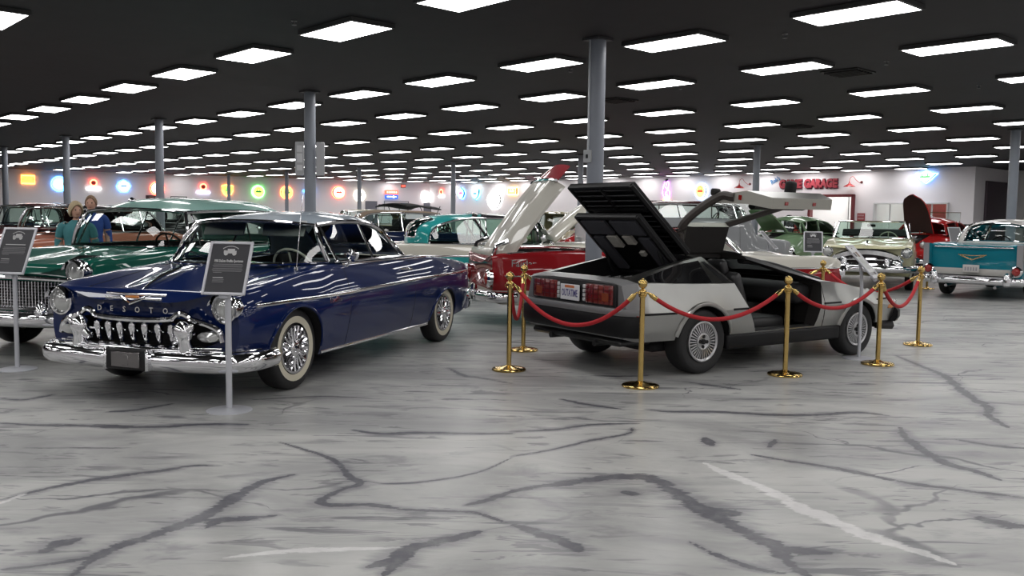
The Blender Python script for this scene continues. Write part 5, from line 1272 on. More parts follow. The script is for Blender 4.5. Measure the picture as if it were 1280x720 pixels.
def antique(name,label,pose,col,top=None,wheelc='wood',canvas=False,roll=False):
    x,y,u=pose; car=thing(name,label,'car',(x,y,0),math.atan2(u[1],u[0]))
    b=MB(); 
    b.prism([(-1.5,.62),(-1.5,1.15),(-1.15,1.18),(-.62,1.02),(-.10,1.02),(.10,1.15),(.55,1.12),(.62,.62)],-.56,.56,'y'); b.build('body_tub',[col],car,smooth=False)
    h=MB(); h.prism([(-.36,.62),(-.38,1.0),(-.22,1.14),(.22,1.14),(.38,1.0),(.36,.62)],.55,1.45,'x'); h.build('hood',[col],car,smooth=False)
    r=MB(); r.prism([(-.36,.55),(-.38,1.0),(-.24,1.18),(.24,1.18),(.38,1.0),(.36,.55)],1.45,1.53,'x'); r.build('radiator_shell',[BRASS if not roll else BLACK],car,smooth=False)
    fr=MB(); fr.box((0,0,.52),(3.0,.7,.10)); fr.build('chassis',[BLACK],car)
    for xx in (-1.15,1.2):
        for sg in (1,-1):
            wheel(car,xx,.66*sg,.39,.10,wheelc,not roll,.72)
            f=MB(); f.sweep([(xx+.46*math.cos(a),.66*sg,.40+.46*math.sin(a)) for a in np.linspace(.35,PI-.2,14)],[(-.13,-.008),(.13,-.008),(.13,.01),(-.13,.01)],up=(0,1,0)) if False else f.grid([[(xx+.46*math.cos(a),.66*sg+d,.40+.46*math.sin(a)) for d in (-.13,0,.13)] for a in np.linspace(.25,PI-.25,14)])
            f.build('fender',[col if not roll else BLACK],car,solid=.015)
    for sg in (1,-1):
        rb=MB(); rb.box((0,.68*sg,.45),(1.5,.26,.04),bev=.01); rb.build('running_board',[BLACK],car)
        l=MB(); l.lathe([(.001,-.14),(.06,-.10),(.10,.0),(.105,.03),(.001,.04)],18,M=T(1.50,.48*sg,.92)@RY(PI/2)); l.build('headlamp',[BRASS if not roll else CHROME_R],car)
    for xx in (-.95,-.05):
        s_=MB(); rbox(s_,(xx,0,.92),(.5,1.0,.16),bev=.05); rbox(s_,(xx-.26,0,1.16),(.14,1.0,.42),bev=.05); s_.build('seat',[mat('tufted_leather',(.05,.015,.01),.45) if not roll else BLACK],car)
    w_=MB(); fm=mat('dark_brass',(.20,.14,.07),.35,.8) if not roll else BLACK
    for z0,z1 in ((1.15,1.48),(1.48,1.82)): w_.tube([(.55,-.50,z0),(.50,-.50,z1),(.50,.50,z1),(.55,.50,z0)],.014,6,closed=True)
    w_.tube([(.52,.50,1.55),(1.40,.40,1.02)],.010,6); w_.tube([(.52,-.50,1.55),(1.40,-.40,1.02)],.010,6); w_.build('windshield_frame',[fm],car)
    MB().grid([[(.55,-.5,1.15),(.55,.5,1.15)],[(.50,-.5,1.82),(.50,.5,1.82)]]).build('windshield',[CLEAR],car,fix=False)
    steering(car,.22,.28,1.22,.2,BLACK,tilt=.35)
    if canvas:
        t=MB(); G=[[(a,.60*v,1.86-.10*abs(v)**3+.03*math.cos(a*3)-.10*max(0,-a-1.0)) for v in np.linspace(-1,1,9)] for a in np.linspace(.55,-1.6,14)]; t.grid(G); t.build('canvas_top',[top],car,solid=.03)
        b_=MB()
        for xx in (-.2,-.9,-1.5):
            for sg in (1,-1): b_.tube([(-.8,.60*sg,1.0),(xx,.60*sg,1.80)],.014,6)
        b_.build('top_bows',[BLACK],car)
    if top is not None and not canvas:
        t=MB()
        for k in range(3): rbox(t,(-1.45-.05*k,0,1.25+.07*k),(.42,1.15,.09),bev=.04)
        t.build('folded_top',[top],car)
    return car
antique('brass_era_car','dark red brass era touring car with tall folding windshield by the office window',(15.0,31.0,unit(228)),paint('oxblood_paint',(.10,.012,.010),0,.3),mat('black_canvas',(.012,.012,.013),.8))
antique('black_touring_car','black open vintage touring car with canvas top, behind the blue coupe roof',(-3.6,29.0,unit(205)),paint('black_paint',(.010,.010,.011),0,.3),mat('black_canvas',(.012,.012,.013),.8),'plain',canvas=True,roll=True)

def simple(name,label,x,y,az,body,roof,L=(-2.5,2.4),rz=1.55,kind='sedan',belt=1.05,**k):
    c=dict(L=L,ax=(-1.45,1.45),w=.93,belt=belt,hood=.98,nose=.88,deck=.98,tail=.85,fin=.05,ff=.04,xc=.95,xd=-1.6,r=.35,body=body,roofm=roof,nx=26,gaps=True); c.update(k)
    c['roof']=sedan(c,z=rz,x0=.75,x1=-1.4) if kind=='sedan' else hardtop(c,z=rz)
    return classic(name,label,'car',(x,y,unit(az)),c)
SAL=paint('salmon_paint',(.38,.14,.09),0,.3); MAR=paint('maroon_paint',(.075,.006,.010),0,.3); BLK=paint('gloss_black_paint',(.008,.008,.009),0,.3); CRM=paint('cream_paint',(.52,.46,.28),0,.3)
WHT=paint('white_paint',(.58,.58,.56),0,.3); RD=paint('cherry_paint',(.32,.01,.012),0,.3); TANP=mat('tan_canvas',(.20,.145,.10),.85); TEALP=paint('teal_paint',(.02,.20,.20),0,.3); NAVY=paint('navy_paint',(.008,.015,.05),0,.3); GRAYP=paint('grey_paint',(.22,.23,.24),0,.3)
simple('salmon_car','salmon pink sedan with black roof at the left, behind the dark green sedan',-8.74,18.36,197,SAL,BLK,rz=1.62,belt=1.08)
simple('maroon_car','maroon sedan with maroon roof at the far left edge',-11.84,22.9,197,MAR,MAR,rz=1.68,belt=1.1)
simple('cream_sedan_car','small cream old sedan behind the raised white lid of the red car',1.3,29.2,200,CRM,CRM,rz=1.68,belt=1.1,kind='sedan')
forties('dark_red_roadster_car','bright red hot rod coupe under the raised white hood',(2.75,26.5,unit(215)),RD,openhood=False,roofz=1.5)
simple('soft_top_car','dark car with tan canvas roof behind the turquoise roof',-2.9,25.4,80,NAVY,TANP,rz=1.62)
simple('cream_hardtop_car','cream hardtop far behind the blue coupe roof',-6.0,36.5,250,CRM,CRM,rz=1.70,belt=1.12)
simple('grey_sedan_car','grey sedan far back, left of the post with notice boards',-9.9,44.0,215,GRAYP,GRAYP,rz=1.62)
simple('black_sedan_car','black sedan far back behind the dark green sedan roof',-15.5,38.5,205,BLK,BLK,rz=1.72)
simple('navy_sedan_car','navy sedan far back at the left beyond the two visitors',-17.0,32.5,205,NAVY,BLK,rz=1.66)

def van():
    sv=paint('silver_grey_paint',(.27,.28,.29),0,.3); c=dict(L=(-2.4,2.2),ax=(-1.4,1.4),w=.98,belt=1.50,hood=1.15,nose=1.0,deck=1.48,tail=1.40,fin=.0,ff=.02,xc=1.25,xd=-2.0,r=.38,body=sv,roofm=MAR,nx=30,d0=1.0,d1=.2,cabin=(-1.9,1.1,.82,.5,2.0),zb=.3)
    c['roof']=sedan(c,z=1.90,x0=1.0,x1=-1.95,yt=.72,cr=.10,rw=(.80,.97,.6),cowl=(1.45,1.50))
    classic('grey_van','silver grey high sided van with maroon roof behind the silver sports car','van',(3.95,20.9,unit(84)),c)
van()
# ------------------------------------------------------------------ ropes, stands, people
def stanchion(x,y,label):
    t=thing('stanchion',label,'stanchion',(x,y,0),random.uniform(0,6),'brass rope stanchions')
    b=MB(); b.lathe([(.001,0),(.165,0),(.168,.012),(.160,.022),(.13,.030),(.05,.040),(.030,.052),(.001,.053)],40); b.build('base',[BRASS],t)
    p=MB(); p.lathe([(.024,.04),(.024,.825)],24); p.build('pole',[BRASS],t)
    c=MB(); c.lathe([(.024,.80),(.034,.805),(.034,.815),(.028,.82),(.028,.845),(.036,.85),(.034,.862),(.018,.872),(.013,.88)],24); co=c.build('collar',[BRASS],t)
    for k in range(4):
        a=k*PI/2; r=MB(); r.tube([(.030*math.cos(a)+.018*math.cos(b_)*math.cos(a),.030*math.sin(a)+.018*math.cos(b_)*math.sin(a),.835+.018*math.sin(b_)) for b_ in np.linspace(0,2*PI,10,endpoint=False)],.005,6,closed=True); r.build('hook_ring',[BRASS],co)
    f=MB(); f.lathe([(.013,.875),(.016,.882),(.030,.892),(.040,.91),(.042,.925),(.036,.945),(.022,.958),(.010,.962),(.008,.968),(.001,.970)],24); f.build('ball_finial',[BRASS],t)
    return (x,y)
S={}
for k,x,y,l in (('a',-.02,8.757,'brass stanchion nearest the open rear of the silver car, front left corner'),('b',.135,10.07,'brass stanchion just behind the leftmost front one'),('c',1.158,7.975,'brass stanchion in front of the silver car rear fender'),('d',2.658,8.67,'brass stanchion in front of the open gullwing doorway'),('e',3.85,9.40,'brass stanchion beside the white information sheet'),('f',4.96,10.94,'brass stanchion at the right end of the roped enclosure'),('g',1.31,11.15,'brass stanchion behind the open engine cover'),('h',4.22,12.25,'brass stanchion behind the silver car nose'),('i',9.3,20.2,'distant brass stanchion left of the turquoise finned car')):
    S[k]=stanchion(x,y,l)
def rope(a,b,sag,label):
    A=Vector((*S[a],.835)); B_=Vector((*S[b],.835)); d=(B_-A); L_=d.length; d.normalize(); p0=A+d*.062; p1=B_-d*.062
    pts=[p0.lerp(p1,t)-Vector((0,0,sag*4*t*(1-t))) for t in np.linspace(0,1,25)]
    n=3; mb=MB(); mb.tube(pts[1:-1],.020,10); o=mb.build('velvet_rope',[VELVET]); 
    tag(o,label,'rope','red velvet ropes around the silver car')
    for q in (pts[:2],pts[-1:-3:-1]):
        e=MB(); v=(q[1]-q[0]); e.tube([q[0]-v*.2,q[0]+v*.05,q[0]+v*.5,q[0]+v*1.25],[.006,.010,.022,.023],10); e.build('rope_end',[BRASS],o)
rope('a','c',.335,'red velvet rope across the rear bumper of the silver car'); rope('c','d',.26,'red velvet rope in front of the rear wheel of the silver car'); rope('d','e',.21,'red velvet rope in front of the silver front fender'); rope('e','f',.29,'red velvet rope hanging at the right end, between the last two stanchions'); rope('a','b',.40,'red velvet rope hanging in a deep loop between the two left stanchions'); rope('b','g',.25,'red velvet rope behind the open engine bay'); rope('g','h',.30,'red velvet rope along the far side of the silver car'); rope('h','f',.25,'red velvet rope beyond the silver nose, running right')

def sign_stand(x,y,naz,tilt,w,h,zc,label,face,frame,style,title=None,bar=False):
    """naz: azimuth the sign faces; pole and dish base"""
    u=unit(naz); t=thing('sign_stand',label,'sign',(x,y,0),math.atan2(u[1],u[0]))
    b=MB(); b.lathe([(.001,0),(.17,0),(.17,.006),(.14,.014),(.03,.022),(.001,.022)],36); b.build('base',[SILVER],t)
    p=MB(); p.tube([(0,0,.015),(0,0,zc-.26),(-.01,0,zc-.12),(-.03,0,zc-.02)],.024,14,ry=.018); p.build('pole',[SILVER],t)
    M=T(0,0,zc)@RY(-tilt)           # local +x is the face normal, z up the sheet
    f=MB()
    for s_ in (1,-1):
        f.box((0,s_*(w/2-.011),0),(.018,.022,h),bev=.004,M=M); f.box((0,0,s_*(h/2-.011)),(.018,w-.044,.022),bev=.004,M=M)
    f.build('frame',[frame],t)
    s_=MB(); s_.box((-.002,0,0),(.008,w-.02,h-.02),M=M); sh=s_.build('panel',[face],t)
    k=MB(); k.box((-.03,0,-h*.42),(.03,w*.55,.022),bev=.004,M=M); k.box((-.03,0,-h*.48),(.03,w*.22,.05),bev=.004,M=M); k.build('bracket',[SILVER],t)
    ink=mat('sign_ink_white',(.55,.55,.55),.6) if style=='dark' else mat('sign_ink_dark',(.05,.05,.06),.6)
    grey=mat('sign_ink_grey',(.22,.22,.23),.6)
    def stroke(y,z,ww,hh,m,nm): q=MB(); q.box((.0035,y,z),(.002,ww,hh),M=M); q.build(nm,[m],sh,smooth=False)
    Mt=lambda z,y=0:M@T(.004,y,z)@RZ(PI/2)@RX(PI/2)
    if style=='dark':
        # old car silhouette, arched caption, title and text lines
        c=MB(); cy=h*.30; sc=w/.36
        for (yy,zz,ww,hh) in ((0,0,.10,.022),(.005,.016,.06,.022),(-.045,.004,.02,.02)): c.box((.0035,yy*sc,cy+zz*sc),(.002,ww*sc,hh*sc),M=M)
        for yy in (-.035,.035): c.lathe([(.001,0),(.017*sc,0),(.017*sc,.0015),(.001,.0015)],14,M=M@T(.003,yy*sc,cy-.012*sc)@RY(PI/2))
        for a in np.linspace(-.62,.62,13): c.box((0,0,0),(.002,.008*sc,.006*sc),M=M@T(.0035,.105*sc*math.sin(a),cy-.055*sc+.105*sc*math.cos(a))@RX(-a))
        c.build('car_emblem',[ink],sh,smooth=False)
        if title: add_text('title_lettering',title,.030,ink,Mt(h*.13),sh,.0008,.0006,wide=w*.66)
        else: stroke(0,h*.13,w*.6,h*.014,ink,'title_line')
        L_=[(.07,.66),(.045,.70),(.02,.66),(-.01,.68),(-.035,.70),(-.06,.66),(-.085,.2)]
        for z,ww in L_: stroke((1-ww/.70)*-w*.30 if ww<.5 else 0,h*z,w*ww,h*.009,grey,'text_line')
        stroke(-w*.18,-h*.18,w*.24,h*.012,ink,'text_line')
        for z in (-.215,-.24,-.265): stroke(-w*.17,h*z,w*.26,h*.008,grey,'text_line')
    elif style=='white':
        stroke(0,h*.40,w*.10,h*.03,ink,'header_mark')
        stroke(-w*.22,h*.22,w*.22,h*.12,mat('photo_dark',(.08,.07,.07),.5),'printed_photo'); stroke(w*.12,h*.22,w*.22,h*.15,mat('photo_brown',(.16,.08,.05),.5),'printed_photo')
        for i in range(12): stroke(random.uniform(-.02,.02)*w,h*(.10-.028*i),w*random.uniform(.45,.72),h*.007,mat('text_green_grey',(.40,.43,.38),.6),'text_line')
        for i,yy in enumerate((-.30,-.12,.06,.27)): stroke(w*yy,-h*.36,w*(.07 if i<3 else .2),h*.08,grey if i<3 else mat('photo_dark',(.08,.07,.07),.5),'printed_photo')
    return t
DARKF=mat('sign_black_sheet',(.030,.030,.036),.5); WHF=mat('white_sheet',(.60,.60,.60),.6); SF=mat('silver_frame',(.58,.58,.62),.4,.3)
sign_stand(-2.14,6.78,188,math.radians(24),.345,.43,1.085,'silver stand with black placard in front of the blue coupe headlight',DARKF,SF,'dark','1956 DeSoto Fireflite Sportsman')
sign_stand(-4.66,8.44,194,math.radians(24),.37,.47,1.12,'silver stand with black placard at the left edge, before the green sedan',DARKF,SF,'dark')
sign_stand(3.80,9.79,124,math.radians(42),.31,.46,1.06,'silver stand with tilted white printed sheet beside the silver car front wheel',WHF,SF,'white')
sign_stand(6.05,18.2,192,math.radians(20),.37,.44,1.07,'black placard in white frame left of the cream convertible',DARKF,SF,'dark')
sign_stand(5.35,18.9,118,math.radians(42),.34,.50,1.08,'grey placard seen edge on in front of the green coupe',mat('placard_grey',(.20,.20,.21),.6),SF,'plain')
sign_stand(11.4,23.3,170,math.radians(24),.36,.46,1.16,'white framed placard beside the red coupe hood',mat('placard_grey',(.20,.20,.21),.6),SF,'plain')

def skin_mesh(name,verts,edges,radii,m,parent,sub=2):
    me=bpy.data.meshes.new(name); me.from_pydata(verts,edges,[]); o=bpy.data.objects.new(name,me); COL.objects.link(o)
    md=o.modifiers.new('s','SKIN'); md.use_smooth_shade=True; md.branch_smoothing=.5
    for i,r in enumerate(radii):
        v=me.skin_vertices[0].data[i]; v.radius=(r,r) if not isinstance(r,tuple) else r; v.use_root=(i==0)
    sb=o.modifiers.new('u','SUBSURF'); sb.levels=sub; sb.render_levels=sub
    dg=bpy.context.evaluated_depsgraph_get(); m2=bpy.data.meshes.new_from_object(o.evaluated_get(dg)); m2.name=name
    bpy.data.objects.remove(o); bpy.data.meshes.remove(me)
    m2.materials.clear(); m2.materials.append(m); m2.polygons.foreach_set('use_smooth',[True]*len(m2.polygons))
    o=bpy.data.objects.new(name,m2); COL.objects.link(o); o.parent=parent; return o
def person(x,y,az,H,label,hairc,shirtc,pantc,head_turn=0,long_hair=False):
    u=unit(az); t=thing('person',label,'person',(x,y,0),math.atan2(u[1],u[0])); k=H/1.7
    SK=mat('skin',(.50,.28,.20),.5)
    V=[(0,0,.93),(0,0,1.10),(0,0,1.30),(0,0,1.42),(.01,0,1.49),(.02,0,1.54)]; E=[(i,i+1) for i in range(5)]; R=[(.15,.11),(.135,.10),(.155,.10),(.09,.07),(.052,.052),(.05,.05)]
    def add(pts,rs,root):
        p=root
        for q,r in zip(pts,rs): V.append(q); R.append(r); E.append((p,len(V)-1)); p=len(V)-1
        return p
    for sg in (1,-1):
        hnd=add([(0,.16*sg,1.41),(-.01,.21*sg,1.36),(-.02,.25*sg,1.12),(.05,.26*sg,.90),(.075,.26*sg,.83)],[.07,.066,.056,.042,.036],3)
        add([(0,.10*sg,.88),(.01,.11*sg,.50),(-.02,.115*sg,.09),(.04,.12*sg,.05),(.15,.13*sg,.035)],[.095,.062,.045,.045,.03],0)
        for f,(dy,ln) in enumerate(((-.022,.075),(-.007,.085),(.008,.08),(.022,.065))):
            add([(.085+.005,.26*sg+dy,.79),(.095,.26*sg+dy,.79-ln*.5),(.090,.26*sg+dy,.79-ln)],[.010,.009,.008],hnd)
        add([(.105,.25*sg,.81),(.125,.245*sg,.775)],[.011,.009],hnd)
    body=skin_mesh('body',[(a*k,b*k,c*k) for a,b,c in V],E,[(r[0]*k,r[1]*k) if isinstance(r,tuple) else r*k for r in R],SK,t)
    # head with face
    hd=MB(); G=[]; nn=28
    for i in range(21):
        th=PI*i/20; row=[]
        for j in range(nn):
            ph=2*PI*j/nn; x0=math.sin(th)*math.cos(ph); y0=math.sin(th)*math.sin(ph); z0=math.cos(th)
            xx=.098*x0; yy=.078*y0*(1-.18*max(0,-z0)); zz=.118*z0
            if x0>.55 and -.35<z0<.1: xx+=.020*math.exp(-(y0/.16)**2)*(1-abs((z0+.15)/.25)**2 if abs(z0+.15)<.25 else 0)
            if x0>.6 and .02<z0<.3: xx-=.008*math.exp(-((abs(y0)-.36)/.14)**2)
            if x0>.3 and z0<-.6: xx+=.012
            row.append((xx,yy,zz))
        G.append(row+[row[0]])
    Mh=T(.025*k,0,1.635*k)@RZ(head_turn)@S3(k,k,k)
    hd.grid(G,M=Mh)
    for sg in (1,-1): hd.tube([Mh@Vector((-.005+.02*math.cos(a),.079*sg,.0+.032*math.sin(a))) for a in np.linspace(0,2*PI,10,endpoint=False)],.008,5,closed=True)
    h=hd.build('head',[SK],t)
    e=MB()
    for sg in (1,-1): e.lathe([(.001,.012),(.009,.008),(.012,0),(.001,-.004)],10,M=Mh@T(.082,.030*sg,.012)@RY(PI/2))
    e.build('eyes',[mat('eye_dark',(.05,.04,.03),.2)],h)
    mo=MB(); mo.tube([Mh@Vector((.086-.25*abs(y_)**1.3,y_,-.058)) for y_ in np.linspace(-.024,.024,7)],.005,5); mo.build('mouth',[mat('lips',(.35,.13,.11),.5)],h)
    hr=MB(); G=[]
    for i in range(13):
        row=[]
        for j in range(nn+1):
            ph=2*PI*j/nn; front=max(0,math.cos(ph)); mx=PI*(.62 if not long_hair else .72)*(1-.60*front**1.2); th=mx*i/12
            r_=1.10+.03*math.sin(ph*7+i)
            row.append((.100*r_*math.sin(th)*math.cos(ph)-.006,.084*r_*math.sin(th)*math.sin(ph),.124*r_*math.cos(th)+.004))
        G.append(row)
    hr.grid(G,M=Mh); hr.build('hair',[mat('hair_%d'%int(hairc[0]*1000),hairc,.7,noise=.3,nscale=60)],h,solid=.012)
    # clothing: shirt with sleeves, trousers
    sh=MB(); G=[]
    for zz,rx,ry in ((.93,.125,.180),(1.00,.125,.178),(1.10,.115,.165),(1.20,.122,.175),(1.30,.132,.190),(1.37,.122,.192),(1.415,.100,.180),(1.445,.080,.135),(1.475,.068,.085),(1.495,.064,.068)):
        G.append([((.012+rx*math.cos(t_))*k,(ry*math.copysign(abs(math.sin(t_))**.85,math.sin(t_)))*k,zz*k) for t_ in np.linspace(0,2*PI,29)])
    sh.grid(G)
    for sg in (1,-1):
        sl=curve3([(.01*k,.13*sg*k,1.405*k),(.0,.195*sg*k,1.375*k),(-.01*k,.235*sg*k,1.26*k),(-.02*k,.255*sg*k,1.12*k),(.01*k,.262*sg*k,1.0*k),(.05*k,.262*sg*k,.90*k)],5)
        sh.tube(sl,[ (.078-.034*i/(len(sl)-1))*k for i in range(len(sl))],14)
    sh.build('shirt',[mat('shirt_%d'%int(sum(shirtc)*1000),shirtc,.8,noise=.15)],t,sharp=80)
    V=[(0,0,.96),(0,0,.92)]; E=[(0,1)]; R=[(.20,.15),(.20,.15)]
    for sg in (1,-1): add([(0,.10*sg,.86),(.01,.11*sg,.50),(-.02,.115*sg,.10)],[.14,.105,.085],1)
    skin_mesh('trousers',[(a*k,b*k,c*k) for a,b,c in V],E,[(r[0]*k,r[1]*k) if isinstance(r,tuple) else r*k for r in R],mat('trousers_%d'%int(sum(pantc)*1000),pantc,.8),t)
    for sg in (1,-1):
        s_=MB(); rbox(s_,(.06*k,.122*sg*k,.045*k),(.27*k,.10*k,.09*k),bev=.035); s_.build('shoe',[mat('shoe_dark',(.03,.025,.02),.5)],t)
person(-6.10,12.65,160,1.56,'person with light blond hair in a teal top, standing behind the green sedan',(.42,.33,.20),(.05,.20,.22),(.06,.07,.10),.4,True)
person(-6.80,14.6,150,1.68,'person with short brown hair in a bright blue top, behind the green sedan',(.20,.12,.07),(.02,.06,.28),(.12,.11,.10),-.3)
# ------------------------------------------------------------------ walls: signs, doors, window, lamps
def wall_frame(kind,s,z):
    """local +x along the wall (left to right as seen), +y out of the room, +z up"""
    if kind=='L': p=LA+LD*s; return (p.x,p.y,z), math.atan2(LD.y,LD.x)
    p=room(s,39.0); return (p.x,p.y,z), ROOM_RZ
def em(name,col,s): return mat(name,tuple(min(1,c*.5) for c in col),.4,emit=col,estr=s)
RED=(1,.10,.05); BLUE=(.08,.35,1); CYAN=(.1,.75,1); GREEN=(.15,1,.15); YEL=(1,.75,.15); WH=(1,.98,.95); ORG=(1,.30,.05); PINK=(1,.15,.35); PUR=(.7,.15,1)
def neon(kind,s,z,shape,w,h,ring,face,label,bar=None,lum=13):
    loc,rz=wall_frame(kind,s,z); t=thing('neon_sign',label,'neon sign',loc,rz,'neon signs on the walls')
    can=MB(); y0=-.10
    def outline(f):
        if shape in('disc','oval'): return [(w/2*f*math.cos(a),h/2*f*math.sin(a)) for a in np.linspace(0,2*PI,28,endpoint=False)]
        if shape=='box': return [(-w/2*f,-h/2*f),(w/2*f,-h/2*f),(w/2*f,h/2*f),(-w/2*f,h/2*f)]
        if shape=='shield': return [(w/2*f*a,h/2*f*b) for a,b in ((-1,.8),(-.5,.9),(0,1),(.5,.9),(1,.8),(.95,0),(.6,-.65),(0,-1),(-.6,-.65),(-.95,0))]
        if shape=='badge': return [(w/2*f*a,h/2*f*b) for a,b in ((-.35,.8),(0,1),(.35,.8),(.75,.55),(1,.0),(.8,-.5),(.45,-.95),(0,-1),(-.45,-.95),(-.8,-.5),(-1,0),(-.75,.55))]
        if shape=='diamond': return [(w/2*f*a,h/2*f*b) for a,b in ((-1,.45),(-.4,.55),(0,1),(.4,.55),(1,.45),(.5,-.35),(0,-1),(-.5,-.35))]
        if shape=='arrow': return [(w/2*f*a,h/2*f*b) for a,b in ((-1,.35),(-.1,.9),(1,1),(.6,.2),(.35,-1),(-.1,-.2))]
        return []
    if shape=='flame':
        col=[(-.10,.42),(-.22,.15),(-.25,-.1),(-.12,-.3),(.02,-.42),(.16,-.3),(.22,-.05),(.10,.10),(.16,.34),(.05,.46),(-.02,.25)]
        tb=MB(); tb.tube([(a*w*2,-.05,b*h) for a,b in crom(col,4)],.018,6); tb.build('neon_tube',[em('neon_purple',PUR,lum)],t)
        tb=MB(); tb.tube([(a*w*2,-.06,b*h) for a,b in crom([(-.08,.2),(.06,.05),(-.06,-.1),(.08,-.22)],5)],.016,6); tb.build('neon_tube',[em('neon_pink',PINK,lum)],t)
        tb=MB(); tb.tube([(a*w*2,-.05,b*h-.3*h) for a,b in crom([(-.2,-.05),(-.12,-.2),(0,-.1),(.1,-.2),(.2,-.05),(.05,.02),(-.1,.0)],4)],.018,6); tb.build('neon_tube',[em('neon_orange',ORG,lum)],t)
        bk=MB(); bk.box((0,-.03,.50*h),(.16,.06,.14),bev=.02); bk.build('transformer',[BLACK],t); return t
    if shape=='ringbar':
        tb=MB(); r=h*.26; tb.tube([(r*math.cos(a),-.08,h*.16+r*math.sin(a)) for a in np.linspace(0,2*PI,24,endpoint=False)],.035,8,closed=True); tb.build('neon_tube',[em('neon_'+ring[0],ring[1],lum)],t)
        d=MB(); d.lathe([(.001,0),(r*.7,0),(r*.7,.04),(.001,.04)],20,M=T(0,-.03,h*.16)@RX(PI/2)); d.build('centre_disc',[mat('sign_brown',(.15,.05,.04),.5)],t)
        b=MB(); b.box((0,-.06,-h*.34),(w,.08,h*.20),bev=.04,seg=2); b.build('light_bar',[em('face_'+bar[0],bar[1],lum*.5)],t); return t
    if shape=='twobox':
        b=MB(); b.box((0,-.08,h*.26),(w,.14,h*.46),bev=.01); b.build('upper_box',[em('face_red',RED,3)],t); b=MB(); b.box((0,-.08,-h*.26),(w,.14,h*.46),bev=.01); lb=b.build('lower_box',[em('face_blue',(.02,.10,.5),2)],t)
        b=MB(); b.prism([(-w*.38,-h*.32),(-w*.38,-h*.2),(w*.1,-h*.2),(w*.1,-h*.14),(w*.38,-h*.26),(w*.1,-h*.38),(w*.1,-h*.32)],-.165,-.155,'y'); b.build('arrow_mark',[em('face_white',WH,2.5)],lb,smooth=False)
        b=MB()
        for k in range(6): b.box((-w*.36+w*.144*k,-.155,h*.26),(w*.09,.01,h*.2))
        b.build('letter_blocks',[em('face_pink',(1,.5,.4),3)],t,smooth=False); return t
    can.prism(outline(1.0),-.14,-.03,'y'); can.build('sign_can',[mat('sign_can_black',(.02,.02,.022),.5)],t,smooth=False)
    f=MB(); f.prism(outline(.86),-.155,-.141,'y'); fo=f.build('lit_face',[em('face_'+face[0],face[1],face[2] if len(face)>2 else 2.2)],t,smooth=False)
    o=outline(1.05); tb=MB(); tb.tube([(a,-.03,b) for a,b in o],.022,6,closed=True); tb.build('halo_tube',[em('neon_'+ring[0],ring[1],lum)],t)
    o=outline(.93); tb=MB(); tb.tube([(a,-.165,b) for a,b in o],.016,6,closed=True); tb.build('neon_tube',[em('neon_'+ring[0],ring[1],lum)],t)
    # emblem marks on the face
    mk=MB(); mk.box((0,-.158,0),(w*.5,.008,h*.16),bev=.003)
    mk.lathe([(w*.10,0),(w*.16,0),(w*.16,.008),(w*.10,.008)],16,M=T(0,-.155,h*.18)@RX(PI/2))
    mk.build('face_mark',[em('mark_'+(bar[0] if bar else 'white'),(bar[1] if bar else WH),1.2)],fo,smooth=False)
    return t
R_,B_,C_,G_,Y_,W_,O_=('red',RED),('blue',BLUE),('cyan',CYAN),('green',GREEN),('yellow',YEL),('white',WH),('orange',ORG)
neon('L',3.52,3.22,'box',.62,.42,O_,('orange',(1,.35,.08),2.5),'small orange lit box sign at the far left of the left wall',Y_)
neon('L',5.09,3.02,'disc',.78,.78,B_,('cyan',(.25,.9,1),4),'round sky blue neon sign beside the grey post at the left',W_)
neon('L',6.88,3.03,'ringbar',.80,.66,R_,W_,'red neon ring over a white bar above the two visitors',W_)
neon('L',8.50,2.99,'badge',.72,.66,B_,('white',WH,3),'white badge sign with blue glow above the green sedan',B_)
neon('L',10.38,2.90,'disc',.78,.74,R_,('blueface',(.5,.6,1),3.5),'round blue and white sign with red neon edge, half behind a post',W_)
neon('L',13.06,2.97,'ringbar',.82,.68,R_,('lilac',(.75,.7,1)),'red neon ring over a lilac winged bar above the green sedan roof',('lilac',(.75,.7,1)))
neon('L',14.54,2.89,'shield',.66,.68,('orange',ORG),('yelgreen',(.6,.9,.1),2.2),'yellow and green shield sign with orange glow behind a thin post',G_)
neon('L',16.44,2.86,'disc',.74,.74,G_,('yellow',(.9,.85,.15),2.5),'round yellow sign with green neon edge',('darkgreen',(.02,.25,.05)))
neon('L',18.28,2.86,'disc',.76,.76,('redorange',(1,.18,.05)),('amber',(1,.7,.15),2.4),'round amber sign with red orange glow, beside the post with notice boards',('darkgreen',(.02,.25,.05)))
neon('L',19.77,2.89,'arrow',.80,.52,B_,('white',WH,4),'white arrow sign with blue glow just left of the notice board post',B_)
neon('L',21.80,2.94,'disc',.84,.76,R_,('whitehot',(1,.85,.82),4),'round white sign with strong red glow right of the notice board post',R_)
neon('L',23.30,2.79,'disc',.72,.70,('cream',(1,.9,.7)),('white',WH,4),'round white sign behind a thin post above the cream hardtop',('cream',(1,.9,.7)))
neon('L',25.61,2.90,'twobox',.92,.60,R_,B_,'red over blue lit box sign with a white arrow')
neon('L',28.20,2.82,'oval',.55,.70,W_,('white',WH,4.5),'white oval lit sign next to the wall corner',W_)
neon('B',-49.8,3.04,'ringbar',.66,.60,R_,W_,'red neon ring with a small white bar, first on the back wall',W_)
neon('B',-47.55,3.02,'badge',.66,.70,B_,('pinkface',(.6,.5,1),2.5),'pink and blue neon badge behind the post with a sign box',('pink',PINK))
neon('B',-46.06,2.98,'shield',.72,.70,C_,('blueface',(.4,.7,1),3),'light blue shield sign right of the post with a sign box',B_)
neon('B',-44.2,2.58,'badge',1.36,1.18,W_,('white',WH,2.6),'largest white lit shield sign on the back wall',('pale',(.8,.8,.85)),6)
